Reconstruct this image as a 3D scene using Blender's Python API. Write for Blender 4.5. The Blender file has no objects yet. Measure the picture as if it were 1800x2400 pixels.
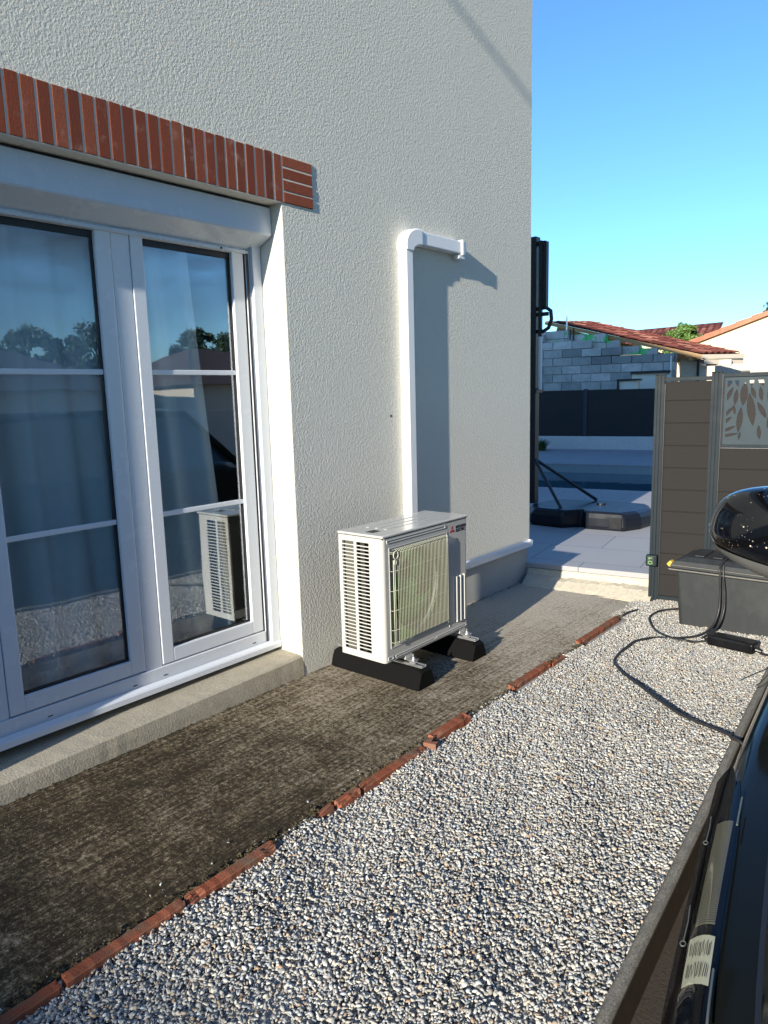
import bpy, bmesh, math, random
import numpy as np
from mathutils import Vector, Matrix

random.seed(7)
rng = np.random.default_rng(11)
R = math.radians
scene = bpy.context.scene
C = scene.collection

# ------------------------------------------------------------------ camera
cam_d = bpy.data.cameras.new('camera')
cam = bpy.data.objects.new('camera', cam_d)
C.objects.link(cam)
_F = Vector((-0.636, 0.755, -0.1613)).normalized()
_R = Vector((0.7670, 0.6411, -0.02676))
_R = (_R - _F * _R.dot(_F)).normalized()
_U = _R.cross(_F)
m3 = Matrix((_R, _U, -_F)).transposed()
cam.matrix_world = Matrix.Translation((2.899, 0.0, 1.58)) @ m3.to_4x4()
cam_d.sensor_fit = 'HORIZONTAL'
cam_d.sensor_width = 36.0
cam_d.lens = 33.75
cam_d.clip_start = 0.05
cam_d.clip_end = 3000
scene.camera = cam

# ------------------------------------------------------------------ sky and sun
SUN = Vector((-0.14, 1.0, -0.31)).normalized()      # direction the light travels
elev = math.asin(-SUN.z)
world = bpy.data.worlds.new('World')
scene.world = world
world.use_nodes = True
wn, wl = world.node_tree.nodes, world.node_tree.links
wn.clear()
w_out = wn.new('ShaderNodeOutputWorld')
w_bg = wn.new('ShaderNodeBackground')
w_bg.inputs['Strength'].default_value = 0.145
sky = wn.new('ShaderNodeTexSky')
sky.sky_type = 'NISHITA'
sky.sun_disc = False
sky.sun_elevation = elev
sky.sun_rotation = math.atan2(-SUN.x, -SUN.y)
sky.altitude = 200
sky.air_density = 1.0
sky.dust_density = 0.3
sky.ozone_density = 3.0
# a bank of cloud in the east (+x) half of the sky only
geo = wn.new('ShaderNodeTexCoord')
sep = wn.new('ShaderNodeSeparateXYZ')
wl.new(geo.outputs['Generated'], sep.inputs[0])
mp = wn.new('ShaderNodeMapping')
mp.inputs['Scale'].default_value = (2.0, 2.0, 7.0)
wl.new(geo.outputs['Generated'], mp.inputs['Vector'])
cn = wn.new('ShaderNodeTexNoise')
cn.inputs['Scale'].default_value = 1.7
cn.inputs['Detail'].default_value = 7
cn.inputs['Roughness'].default_value = 0.55
wl.new(mp.outputs[0], cn.inputs['Vector'])
cr = wn.new('ShaderNodeValToRGB')
cr.color_ramp.elements[0].position = 0.36
cr.color_ramp.elements[0].color = (0, 0, 0, 1)
cr.color_ramp.elements[1].position = 0.54
cr.color_ramp.elements[1].color = (1, 1, 1, 1)
wl.new(cn.outputs['Fac'], cr.inputs['Fac'])
mr = wn.new('ShaderNodeMapRange')
mr.inputs['From Min'].default_value = 0.35
mr.inputs['From Max'].default_value = 0.75
wl.new(sep.outputs['X'], mr.inputs['Value'])
mz = wn.new('ShaderNodeMapRange')
mz.inputs['From Min'].default_value = 0.06
mz.inputs['From Max'].default_value = 0.22
wl.new(sep.outputs['Z'], mz.inputs['Value'])
mm = wn.new('ShaderNodeMath'); mm.operation = 'MULTIPLY'
wl.new(mr.outputs[0], mm.inputs[0]); wl.new(mz.outputs[0], mm.inputs[1])
mm2 = wn.new('ShaderNodeMath'); mm2.operation = 'MULTIPLY'
wl.new(mm.outputs[0], mm2.inputs[0]); wl.new(cr.outputs[0], mm2.inputs[1])
mixc = wn.new('ShaderNodeMixRGB')
mixc.inputs['Color2'].default_value = (0.42, 0.48, 0.60, 1)
wl.new(mm2.outputs[0], mixc.inputs['Fac'])
tint = wn.new('ShaderNodeMixRGB'); tint.blend_type = 'MULTIPLY'
tint.inputs['Fac'].default_value = 1.0
tint.inputs['Color2'].default_value = (0.57, 0.85, 1.08, 1)
wl.new(sky.outputs[0], tint.inputs['Color1'])
wl.new(tint.outputs[0], mixc.inputs['Color1'])
wl.new(mixc.outputs[0], w_bg.inputs['Color'])
wl.new(w_bg.outputs[0], w_out.inputs['Surface'])

sun_d = bpy.data.lights.new('sun', 'SUN')
sun_d.energy = 5.0
sun_d.angle = R(0.53)
sun_d.color = (1.0, 0.93, 0.80)
sun = bpy.data.objects.new('sun', sun_d)
C.objects.link(sun)
sun.rotation_euler = SUN.to_track_quat('-Z', 'Y').to_euler()

scene.view_settings.view_transform = 'Standard'
scene.view_settings.look = 'None'
scene.view_settings.gamma = 1.0
scene.view_settings.exposure = 0.78
scene.render.engine = 'CYCLES'
scene.cycles.max_bounces = 10
scene.cycles.transparent_max_bounces = 16

# ------------------------------------------------------------------ materials
class NT:
    def __init__(s, name):
        s.m = bpy.data.materials.new(name)
        s.m.use_nodes = True
        s.n = s.m.node_tree.nodes
        s.l = s.m.node_tree.links
        s.b = s.n['Principled BSDF']
        s.co = s.n.new('ShaderNodeTexCoord')
    def new(s, t, **k):
        x = s.n.new(t)
        for a, v in k.items():
            setattr(x, a, v)
        return x
    def mapping(s, scale=(1, 1, 1), rot=(0, 0, 0), src='Object', world=True):
        x = s.new('ShaderNodeMapping')
        x.inputs['Scale'].default_value = scale
        x.inputs['Rotation'].default_value = rot
        if world:
            g = s.new('ShaderNodeNewGeometry')
            s.l.new(g.outputs['Position'], x.inputs[0])
        else:
            s.l.new(s.co.outputs[src], x.inputs[0])
        return x.outputs[0]
    def noise(s, scale, detail=4, rough=0.5, vec=None, dist=0.0):
        x = s.new('ShaderNodeTexNoise')
        x.inputs['Scale'].default_value = scale
        x.inputs['Detail'].default_value = detail
        x.inputs['Roughness'].default_value = rough
        x.inputs['Distortion'].default_value = dist
        s.l.new(vec if vec is not None else s.mapping(), x.inputs['Vector'])
        return x.outputs['Fac']
    def voronoi(s, scale, vec=None, feature='F1', out='Distance'):
        x = s.new('ShaderNodeTexVoronoi', feature=feature)
        x.inputs['Scale'].default_value = scale
        s.l.new(vec if vec is not None else s.mapping(), x.inputs['Vector'])
        return x.outputs[out]
    def ramp(s, fac, stops):
        x = s.new('ShaderNodeValToRGB')
        e = x.color_ramp.elements
        while len(e) < len(stops):
            e.new(0.5)
        for el, (p, c) in zip(e, stops):
            el.position = p
            el.color = (c, c, c, 1) if isinstance(c, (int, float)) else (*c, 1)
        s.l.new(fac, x.inputs['Fac'])
        return x.outputs['Color']
    def mix(s, fac, a, b, mode='MIX'):
        x = s.new('ShaderNodeMixRGB', blend_type=mode)
        for i, v in ((0, fac), (1, a), (2, b)):
            if isinstance(v, (int, float)):
                x.inputs[i].default_value = v if i == 0 else (v, v, v, 1)
            elif isinstance(v, tuple):
                x.inputs[i].default_value = (*v, 1)
            else:
                s.l.new(v, x.inputs[i])
        return x.outputs[0]
    def math(s, op, a, b=0.0):
        x = s.new('ShaderNodeMath', operation=op)
        for i, v in ((0, a), (1, b)):
            if isinstance(v, (int, float)):
                x.inputs[i].default_value = v
            else:
                s.l.new(v, x.inputs[i])
        return x.outputs[0]
    def bump(s, h, strength=0.3, dist=0.01):
        x = s.new('ShaderNodeBump')
        x.inputs['Strength'].default_value = strength
        x.inputs['Distance'].default_value = dist
        s.l.new(h, x.inputs['Height'])
        s.l.new(x.outputs[0], s.b.inputs['Normal'])
    def color(s, c):
        if isinstance(c, tuple):
            s.b.inputs['Base Color'].default_value = (*c, 1)
        else:
            s.l.new(c, s.b.inputs['Base Color'])
    def set(s, **k):
        names = dict(rough='Roughness', metal='Metallic', spec='Specular IOR Level', coat='Coat Weight',
                     coat_rough='Coat Roughness', ior='IOR', trans='Transmission Weight', alpha='Alpha')
        for a, v in k.items():
            if isinstance(v, (int, float)):
                s.b.inputs[names[a]].default_value = v
            else:
                s.l.new(v, s.b.inputs[names[a]])
        return s.m

def plain(name, col, rough=0.5, metal=0.0, var=0.12, vscale=9.0, bump=0.0, bscale=120.0, **k):
    t = NT(name)
    n = t.noise(vscale, 5, 0.6)
    t.color(t.mix(n, tuple(c * (1 - var) for c in col), tuple(min(1, c * (1 + var)) for c in col)))
    t.set(rough=t.ramp(n, [(0.3, max(0.02, rough - 0.06)), (0.7, min(1, rough + 0.06))]), metal=metal, **k)
    if bump:
        t.bump(t.noise(bscale, 3, 0.6), bump, 0.004)
    return t.m

M = {}
# stucco
t = NT('stucco')
n1 = t.noise(0.8, 4, 0.5)
n2 = t.noise(5, 5, 0.6)
t.color(t.mix(n2, t.mix(n1, (0.62, 0.60, 0.525), (0.68, 0.66, 0.585)), (0.655, 0.635, 0.56)))
v = t.voronoi(95, t.mapping((1, 1, 1)), 'SMOOTH_F1')
nn = t.noise(150, 4, 0.6, dist=0.15)
nf = t.noise(62, 3, 0.55, dist=0.25)
hgt = t.math('ADD', t.math('MULTIPLY', v, 0.55), t.math('ADD', t.math('MULTIPLY', nn, 0.8), t.math('MULTIPLY', nf, 0.7)))
t.bump(hgt, 0.75, 0.0055)
M['stucco'] = t.set(rough=0.9, spec=0.2)
# smooth painted render of the reveal
t = NT('smooth_render')
t.color(t.mix(t.noise(6, 5), (0.66, 0.63, 0.55), (0.72, 0.69, 0.61)))
t.bump(t.noise(160, 4, 0.6), 0.25, 0.002)
M['reveal'] = t.set(rough=0.85, spec=0.2)
t = NT('plinth_paint')
t.color(t.mix(t.noise(4, 6, 0.65), (0.40, 0.385, 0.35), (0.50, 0.485, 0.45)))
t.bump(t.noise(90, 4, 0.6), 0.3, 0.002)
M['plinth'] = t.set(rough=0.85, spec=0.2)
# brick
t = NT('brick')
a = t.new('ShaderNodeAttribute', attribute_name='tone')
base = t.ramp(a.outputs['Fac'], [(0.0, (0.16, 0.045, 0.026)), (0.5, (0.25, 0.062, 0.032)), (1.0, (0.33, 0.098, 0.052))])
sp = t.noise(160, 4, 0.7)
st = t.noise(9, 6, 0.7)
c = t.mix(t.ramp(sp, [(0.40, 0.0), (0.72, 1.0)]), base, (0.17, 0.045, 0.025))
c = t.mix(t.math('MULTIPLY', t.ramp(st, [(0.58, 0.0), (0.75, 1.0)]), 0.35), c, (0.55, 0.42, 0.36))
t.color(c)
t.bump(t.noise(150, 5, 0.7), 0.6, 0.004)
M['brick'] = t.set(rough=0.85, spec=0.2)
M['mortar'] = plain('mortar', (0.62, 0.55, 0.46), 0.95, bump=0.4)
# terracotta edging with ridges along y
t = NT('terracotta')
n = t.noise(22, 6, 0.7)
c = t.mix(n, (0.24, 0.070, 0.036), (0.36, 0.125, 0.070))
c = t.mix(t.ramp(t.noise(7, 6, 0.75), [(0.46, 0.0), (0.66, 0.85)]), c, (0.16, 0.13, 0.095))
t.color(c)
t.bump(t.noise(120, 5, 0.7), 0.5, 0.004)
M['terracotta'] = t.set(rough=0.85, spec=0.2)
# apron concrete: dark lichen crust with brushed streaks along the wall
t = NT('apron_concrete')
streak = t.noise(1.0, 5, 0.65, t.mapping((85, 2.2, 1)))
streak2 = t.noise(1.0, 4, 0.6, t.mapping((46, 1.5, 1)))
blotch = t.noise(9.0, 9, 0.78)
grain = t.noise(48, 6, 0.8)
big = t.ramp(t.noise(2.3, 4, 0.55), [(0.30, 0.30), (0.70, 0.70)])
fine = t.noise(120, 5, 0.75)
sepg = t.new('ShaderNodeSeparateXYZ')
g = t.new('ShaderNodeNewGeometry')
t.l.new(g.outputs['Position'], sepg.inputs[0])
yr = t.new('ShaderNodeMapRange')
t.l.new(sepg.outputs['Y'], yr.inputs['Value'])
yr.inputs['From Min'].default_value = 1.6
yr.inputs['From Max'].default_value = 4.5
xr = t.new('ShaderNodeMapRange')
t.l.new(sepg.outputs['X'], xr.inputs['Value'])
xr.inputs['From Min'].default_value = 0.25
xr.inputs['From Max'].default_value = 0.85
xr.inputs['To Min'].default_value = 0.20
xr.inputs['To Max'].default_value = -0.02
clean = t.math('ADD', t.math('MULTIPLY', yr.outputs[0], 0.62), t.math('ADD', t.math('MULTIPLY', big, 0.6), t.math('MULTIPLY', yr.outputs[0], xr.outputs[0])))
clean = t.math('ADD', clean, t.math('MULTIPLY', t.math('ADD', blotch, -0.5), 1.0))
clean = t.math('ADD', clean, t.math('MULTIPLY', t.math('ADD', grain, -0.5), 2.2))
clean = t.math('ADD', clean, t.math('MULTIPLY', t.math('ADD', streak, -0.5), 1.0))
crust = t.ramp(clean, [(0.18, (0.042, 0.032, 0.019)), (0.40, (0.125, 0.096, 0.058)), (0.60, (0.32, 0.262, 0.175)), (0.95, (0.64, 0.57, 0.46))])
c = t.mix(t.ramp(fine, [(0.35, 0.6), (0.62, 0.0)]), crust, (0.030, 0.026, 0.020))
c = t.mix(t.math('MULTIPLY', t.ramp(t.voronoi(60), [(0.0, 1.0), (0.10, 0.0)]), 0.35), c, (0.42, 0.39, 0.33))
t.color(c)
hh = t.math('ADD', t.math('MULTIPLY', streak, 1.0), t.math('ADD', t.math('MULTIPLY', fine, 0.8), t.math('MULTIPLY', streak2, 0.6)))
t.bump(hh, 1.0, 0.010)
M['apron'] = t.set(rough=0.95, spec=0.15)
# generic concretes
def concrete(name, c0, c1, sc=5, bump=0.35, bs=140):
    t = NT(name)
    n = t.noise(sc, 8, 0.68)
    f = t.noise(bs, 4, 0.7)
    t.color(t.mix(t.ramp(f, [(0.38, 0.35), (0.6, 0.0)]), t.mix(n, c0, c1), tuple(x * 0.55 for x in c0)))
    t.bump(t.math('ADD', f, t.math('MULTIPLY', n, 0.5)), bump, 0.004)
    return t.set(rough=0.9, spec=0.2)
M['sill'] = concrete('sill_concrete', (0.30, 0.27, 0.205), (0.56, 0.51, 0.41), 9, 1.0, 110)
M['kerb'] = concrete('kerb_concrete', (0.22, 0.205, 0.175), (0.50, 0.47, 0.42), 60, 1.0, 200)
M['ledge'] = concrete('ledge_mortar', (0.46, 0.41, 0.31), (0.66, 0.60, 0.48), 6, 0.6, 60)
M['drive'] = concrete('driveway_concrete', (0.045, 0.037, 0.030), (0.095, 0.078, 0.062), 5, 0.6, 90)
M['deckwall'] = concrete('deck_wall_render', (0.50, 0.49, 0.48), (0.66, 0.65, 0.63), 2.5, 0.2, 50)
M['ground'] = concrete('ground_earth', (0.16, 0.15, 0.09), (0.24, 0.21, 0.14), 2, 0.5, 30)
M['gravel_bed'] = concrete('gravel_bed', (0.22, 0.21, 0.20), (0.44, 0.43, 0.41), 90, 1.0, 130)
# deck tiles
t = NT('deck_tiles')
br = t.new('ShaderNodeTexBrick')
br.offset = 0.5
br.inputs['Scale'].default_value = 1.0
br.inputs['Brick Width'].default_value = 0.90
br.inputs['Row Height'].default_value = 0.60
br.inputs['Mortar Size'].default_value = 0.004
br.inputs['Color1'].default_value = (0.33, 0.33, 0.34, 1)
br.inputs['Color2'].default_value = (0.37, 0.37, 0.375, 1)
br.inputs['Mortar'].default_value = (0.10, 0.10, 0.10, 1)
t.l.new(t.mapping((1, 1, 1), (0, 0, R(-10))), br.inputs['Vector'])
t.color(t.mix(t.math('MULTIPLY', t.noise(3, 6, 0.6), 0.4), br.outputs['Color'], (0.27, 0.27, 0.28)))
t.bump(t.noise(150, 3, 0.6), 0.15, 0.002)
M['deck'] = t.set(rough=0.75)
# plastics and metals
M['white_pvc'] = plain('white_pvc', (0.66, 0.695, 0.745), 0.25, var=0.01)
M['duct_white'] = plain('duct_white', (0.80, 0.80, 0.80), 0.38, var=0.03)
M['shutter_alu'] = plain('shutter_aluminium', (0.58, 0.63, 0.70), 0.25, var=0.01)
M['seal'] = plain('black_seal', (0.012, 0.012, 0.014), 0.5)
M['ac_paint'] = plain('ac_paint', (0.47, 0.465, 0.435), 0.17, var=0.01, vscale=3)
M['ac_dark'] = plain('ac_interior', (0.020, 0.020, 0.018), 0.6)
t = NT('coil_fins')
wv = t.new('ShaderNodeTexWave', wave_type='BANDS', bands_direction='X')
wv.inputs['Scale'].default_value = 40
wv.inputs['Distortion'].default_value = 2
t.l.new(t.mapping(), wv.inputs[0])
t.color(t.mix(wv.outputs['Fac'], (0.05, 0.05, 0.04), (0.22, 0.21, 0.17)))
M['coil'] = t.set(rough=0.5, metal=0.4)
M['fan'] = plain('fan_plastic', (0.10, 0.34, 0.055), 0.30, var=0.45, vscale=9)  # green put in for the moire shimmer through the guard
M['fan_shroud'] = plain('fan_shroud', (0.10, 0.11, 0.09), 0.45, var=0.1)
M['wire_white'] = plain('guard_wire', (0.58, 0.58, 0.44), 0.3, var=0.02)
M['rubber'] = plain('rubber', (0.004, 0.004, 0.004), 0.9, spec=0.15, var=0.3, vscale=25, bump=0.6, bscale=180)
M['galv'] = plain('galvanised_steel', (0.62, 0.63, 0.64), 0.35, metal=0.9, var=0.12, vscale=40)
M['logo_red'] = plain('logo_red', (0.42, 0.012, 0.02), 0.4, var=0.02)
M['ink'] = plain('black_ink', (0.015, 0.015, 0.018), 0.5, var=0.02)
M['anthracite'] = plain('anthracite_alu', (0.010, 0.0175, 0.023), 0.55, var=0.05, spec=0.2)
M['panel_grey'] = plain('panel_grey', (0.034, 0.050, 0.060), 0.6, var=0.05, spec=0.2)
M['anthracite_dark'] = plain('dark_fence_panel', (0.004, 0.005, 0.008), 0.6, var=0.15, vscale=3)
t = NT('composite_board')
gr = t.noise(1.0, 6, 0.7, t.mapping((3, 3, 160)))
t.color(t.mix(gr, (0.0205, 0.0188, 0.0182), (0.0295, 0.0272, 0.0262)))
t.bump(gr, 0.2, 0.002)
M['board'] = t.set(rough=0.8, spec=0.12)
M['black_plastic'] = plain('black_plastic', (0.010, 0.010, 0.012), 0.42, var=0.25, vscale=20, bump=0.15, bscale=300)
M['tank_plastic'] = plain('tank_plastic', (0.009, 0.011, 0.017), 0.32, var=0.25, vscale=6, spec=0.3)
t = NT('weathered_bin_plastic')
st = t.noise(1.0, 6, 0.65, t.mapping((14, 14, 3)))
c = t.mix(st, (0.012, 0.015, 0.017), (0.030, 0.034, 0.036))
c = t.mix(t.ramp(t.noise(4, 6, 0.7), [(0.5, 0.0), (0.75, 0.5)]), c, (0.055, 0.060, 0.058))
t.color(c)
t.bump(t.noise(60, 4, 0.6), 0.12, 0.003)
M['bin'] = t.set(rough=0.55)
M['bin_scuff'] = plain('scuffed_edge', (0.22, 0.20, 0.17), 0.7, var=0.4, vscale=60)
M['yellow'] = plain('yellow_tape', (0.62, 0.42, 0.05), 0.5, var=0.2, vscale=60)
M['cable'] = plain('cable_rubber', (0.020, 0.020, 0.022), 0.45, var=0.3, vscale=60)
M['green_led'] = plain('green_print', (0.25, 0.62, 0.16), 0.4, var=0.05)
t = NT('car_paint')
fl = t.noise(700, 2, 0.5)
t.color(t.mix(fl, (0.006, 0.007, 0.006), (0.009, 0.011, 0.010)))
M['car_paint'] = t.set(rough=0.09, spec=0.11)
t = NT('mirror_shell_paint')
vo = t.voronoi(46, t.mapping(), 'F1')
m1 = t.ramp(vo, [(0.0, 1.0), (0.075, 1.0), (0.13, 0.0)])
m2 = t.ramp(t.noise(20, 2, 0.5), [(0.50, 0.0), (0.58, 1.0)])
vo2 = t.voronoi(120, t.mapping(), 'F1')
m3_ = t.math('MULTIPLY', t.ramp(vo2, [(0.0, 1.0), (0.10, 0.6), (0.17, 0.0)]), 0.5)
dirt = t.math('MULTIPLY', t.math('MAXIMUM', m1, m3_), m2)
t.color(t.mix(dirt, (0.003, 0.003, 0.004), (0.62, 0.56, 0.42)))
t.set(rough=t.mix(dirt, 0.06, 0.9), spec=0.6, coat=0.6, coat_rough=0.02)
M['mirror_paint'] = t.m
M['trim'] = plain('dusty_trim', (0.11, 0.11, 0.105), 0.6, var=0.35, vscale=14)
M['tyre'] = plain('tyre', (0.018, 0.018, 0.018), 0.85, bump=0.5)
M['rim'] = plain('rim', (0.03, 0.03, 0.033), 0.3, metal=0.9)
M['chrome'] = plain('chrome', (0.75, 0.75, 0.76), 0.08, metal=1.0, var=0.01)
M['lamp_label'] = plain('lamp_label', (0.42, 0.41, 0.28), 0.6, var=0.08)
M['grass'] = plain('grass_blades', (0.05, 0.10, 0.025), 0.6, var=0.5, vscale=12)
M['moss'] = plain('dry_moss', (0.055, 0.045, 0.022), 0.95, var=0.6, vscale=70)
M['leaf_a'] = plain('leaves_bright', (0.105, 0.19, 0.035), 0.55, var=0.5, vscale=3)
M['leaf_b'] = plain('leaves_dark', (0.030, 0.060, 0.028), 0.6, var=0.5, vscale=1.2)
M['bark'] = plain('bark', (0.10, 0.075, 0.05), 0.9, var=0.4, vscale=20, bump=0.6, bscale=40)
t = NT('pine_timber')
gr = t.noise(1.0, 6, 0.7, t.mapping((4, 4, 60)))
t.color(t.mix(gr, (0.30, 0.17, 0.07), (0.46, 0.29, 0.13)))
M['timber'] = t.set(rough=0.75)
def attr_mat(name, stops, rough, bs=60, bump=0.4, extra=None):
    t = NT(name)
    a = t.new('ShaderNodeAttribute', attribute_name='tone')
    c = t.ramp(a.outputs['Fac'], stops)
    n = t.noise(5, 7, 0.7)
    c = t.mix(t.ramp(n, [(0.42, 0.0), (0.72, 0.45)]), c, tuple(x * 0.55 for x in stops[0][1]))
    if extra:
        c = extra(t, c)
    t.color(c)
    t.bump(t.noise(bs, 4, 0.7), bump, 0.006)
    return t.set(rough=rough, spec=0.2)
M['block'] = attr_mat('cinder_block', [(0.0, (0.17, 0.19, 0.20)), (0.5, (0.40, 0.42, 0.42)), (1.0, (0.62, 0.63, 0.62))], 0.95)
def green_spray(t, c):
    n = t.noise(2.4, 3, 0.6)
    return t.mix(t.ramp(n, [(0.55, 0.0), (0.58, 1.0)]), c, (0.12, 0.55, 0.19))
M['block_green'] = attr_mat('block_with_green_spray', [(0.0, (0.42, 0.43, 0.42)), (1.0, (0.60, 0.60, 0.57))], 0.95, extra=green_spray)
M['tile'] = attr_mat('roof_tile', [(0.0, (0.07, 0.022, 0.018)), (0.5, (0.20, 0.060, 0.045)), (1.0, (0.42, 0.19, 0.13))], 0.85, 20, 0.3)
M['verge_tile'] = attr_mat('verge_tile', [(0.0, (0.34, 0.13, 0.075)), (1.0, (0.50, 0.22, 0.13))], 0.85, 20, 0.3)
M['cream'] = plain('cream_render', (0.70, 0.60, 0.40), 0.9, var=0.04, vscale=2, bump=0.2, bscale=40)
M['porch_wall'] = plain('porch_render', (0.50, 0.45, 0.38), 0.9, var=0.05, vscale=2)
M['white_render'] = plain('white_render', (0.66, 0.65, 0.60), 0.9, var=0.05)
M['control_black'] = plain('control_black', (0.004, 0.004, 0.005), 0.3, var=0.1)
M['fence_blue'] = plain('fence_blue', (0.018, 0.026, 0.040), 0.5, var=0.1)
M['gutter'] = plain('gutter', (0.55, 0.48, 0.40), 0.5, var=0.05)
M['brown_roof'] = plain('brown_roof', (0.075, 0.052, 0.046), 0.8, var=0.3)
M['grey_roof'] = plain('slate_roof', (0.10, 0.105, 0.115), 0.7, var=0.2)
M['pool_liner'] = plain('pool_liner', (0.30, 0.36, 0.38), 0.6, var=0.1)
t = NT('pool_water')
t.color((0.008, 0.085, 0.125))
t.bump(t.noise(2.2, 3, 0.5), 0.12, 0.02)
M['water'] = t.set(rough=0.03, spec=0.5)
M['room'] = plain('room_paint', (0.45, 0.45, 0.44), 0.9, var=0.03)
M['white_panel'] = plain('white_gate_post', (0.75, 0.75, 0.72), 0.6)
# sheer curtain
t = NT('sheer_curtain')
tr = t.new('ShaderNodeBsdfTranslucent'); tr.inputs[0].default_value = (0.7, 0.75, 0.8, 1)
df = t.new('ShaderNodeBsdfDiffuse'); df.inputs[0].default_value = (0.74, 0.88, 0.92, 1)
tp = t.new('ShaderNodeBsdfTransparent')
mx = t.new('ShaderNodeMixShader'); mx.inputs[0].default_value = 0.25
mx2 = t.new('ShaderNodeMixShader'); mx2.inputs[0].default_value = 0.05
t.l.new(df.outputs[0], mx.inputs[1]); t.l.new(tr.outputs[0], mx.inputs[2])
t.l.new(mx.outputs[0], mx2.inputs[1]); t.l.new(tp.outputs[0], mx2.inputs[2])
t.l.new(mx2.outputs[0], t.n['Material Output'].inputs['Surface'])
M['curtain'] = t.m
# clear glazing
def glass(name, boost=1.7, tint=(0.80, 0.86, 0.84), rough=0.0, top=0.6):
    t = NT(name)
    fr = t.new('ShaderNodeFresnel'); fr.inputs['IOR'].default_value = 1.52
    f = t.math('MINIMUM', t.math('MULTIPLY', fr.outputs[0], boost), top)
    gl = t.new('ShaderNodeBsdfGlossy'); gl.inputs['Roughness'].default_value = rough
    gl.inputs['Color'].default_value = (1, 1, 1, 1)
    if name == 'window_glass':
        bp = t.new('ShaderNodeBump'); bp.inputs['Strength'].default_value = 0.05; bp.inputs['Distance'].default_value = 0.02
        t.l.new(t.noise(2.6, 2, 0.4), bp.inputs['Height']); t.l.new(bp.outputs[0], gl.inputs['Normal'])
    tp = t.new('ShaderNodeBsdfTransparent'); tp.inputs[0].default_value = (*tint, 1)
    mx = t.new('ShaderNodeMixShader')
    t.l.new(f, mx.inputs[0]); t.l.new(tp.outputs[0], mx.inputs[1]); t.l.new(gl.outputs[0], mx.inputs[2])
    t.l.new(mx.outputs[0], t.n['Material Output'].inputs['Surface'])
    return t.m
M['glass'] = glass('window_glass', 2.5, (0.95, 0.98, 1.0), top=0.45)
M['lamp_glass'] = glass('lamp_glass', 0.5, (0.95, 0.95, 0.95), top=0.05)
M['car_glass'] = glass('car_glass', 1.6, (0.12, 0.14, 0.15))
# gravel
t = NT('gravel_stone')
a = t.new('ShaderNodeAttribute', attribute_name='tone')
a2 = t.new('ShaderNodeAttribute', attribute_name='hue')
g0 = t.ramp(a.outputs['Fac'], [(0.0, (0.18, 0.18, 0.185)), (0.3, (0.33, 0.327, 0.318)), (0.7, (0.50, 0.487, 0.455)), (1.0, (0.82, 0.79, 0.70))])
g1 = t.ramp(a2.outputs['Fac'], [(0.0, (0.90, 1.0, 1.14)), (0.50, (1.0, 0.99, 0.96)), (0.88, (1.0, 0.93, 0.82)), (0.965, (0.90, 0.66, 0.46)), (1.0, (0.62, 0.33, 0.18))])
c = t.mix(1.0, g0, g1, 'MULTIPLY')
c = t.mix(t.math('MULTIPLY', t.noise(260, 4, 0.6), 0.35), c, tuple([0.36, 0.345, 0.32]))
t.color(c)
M['stone'] = t.set(rough=0.8, spec=0.25)

# ------------------------------------------------------------------ mesh helpers
AL = R(10)
def EF(u, v, z):      # frame of the plot boundary, turned ten degrees against the house wall
    return Vector((u * math.cos(AL) - v * math.sin(AL), u * math.sin(AL) + v * math.cos(AL), z))
def EW(p):
    return EF(p[0], p[1], p[2])

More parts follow.
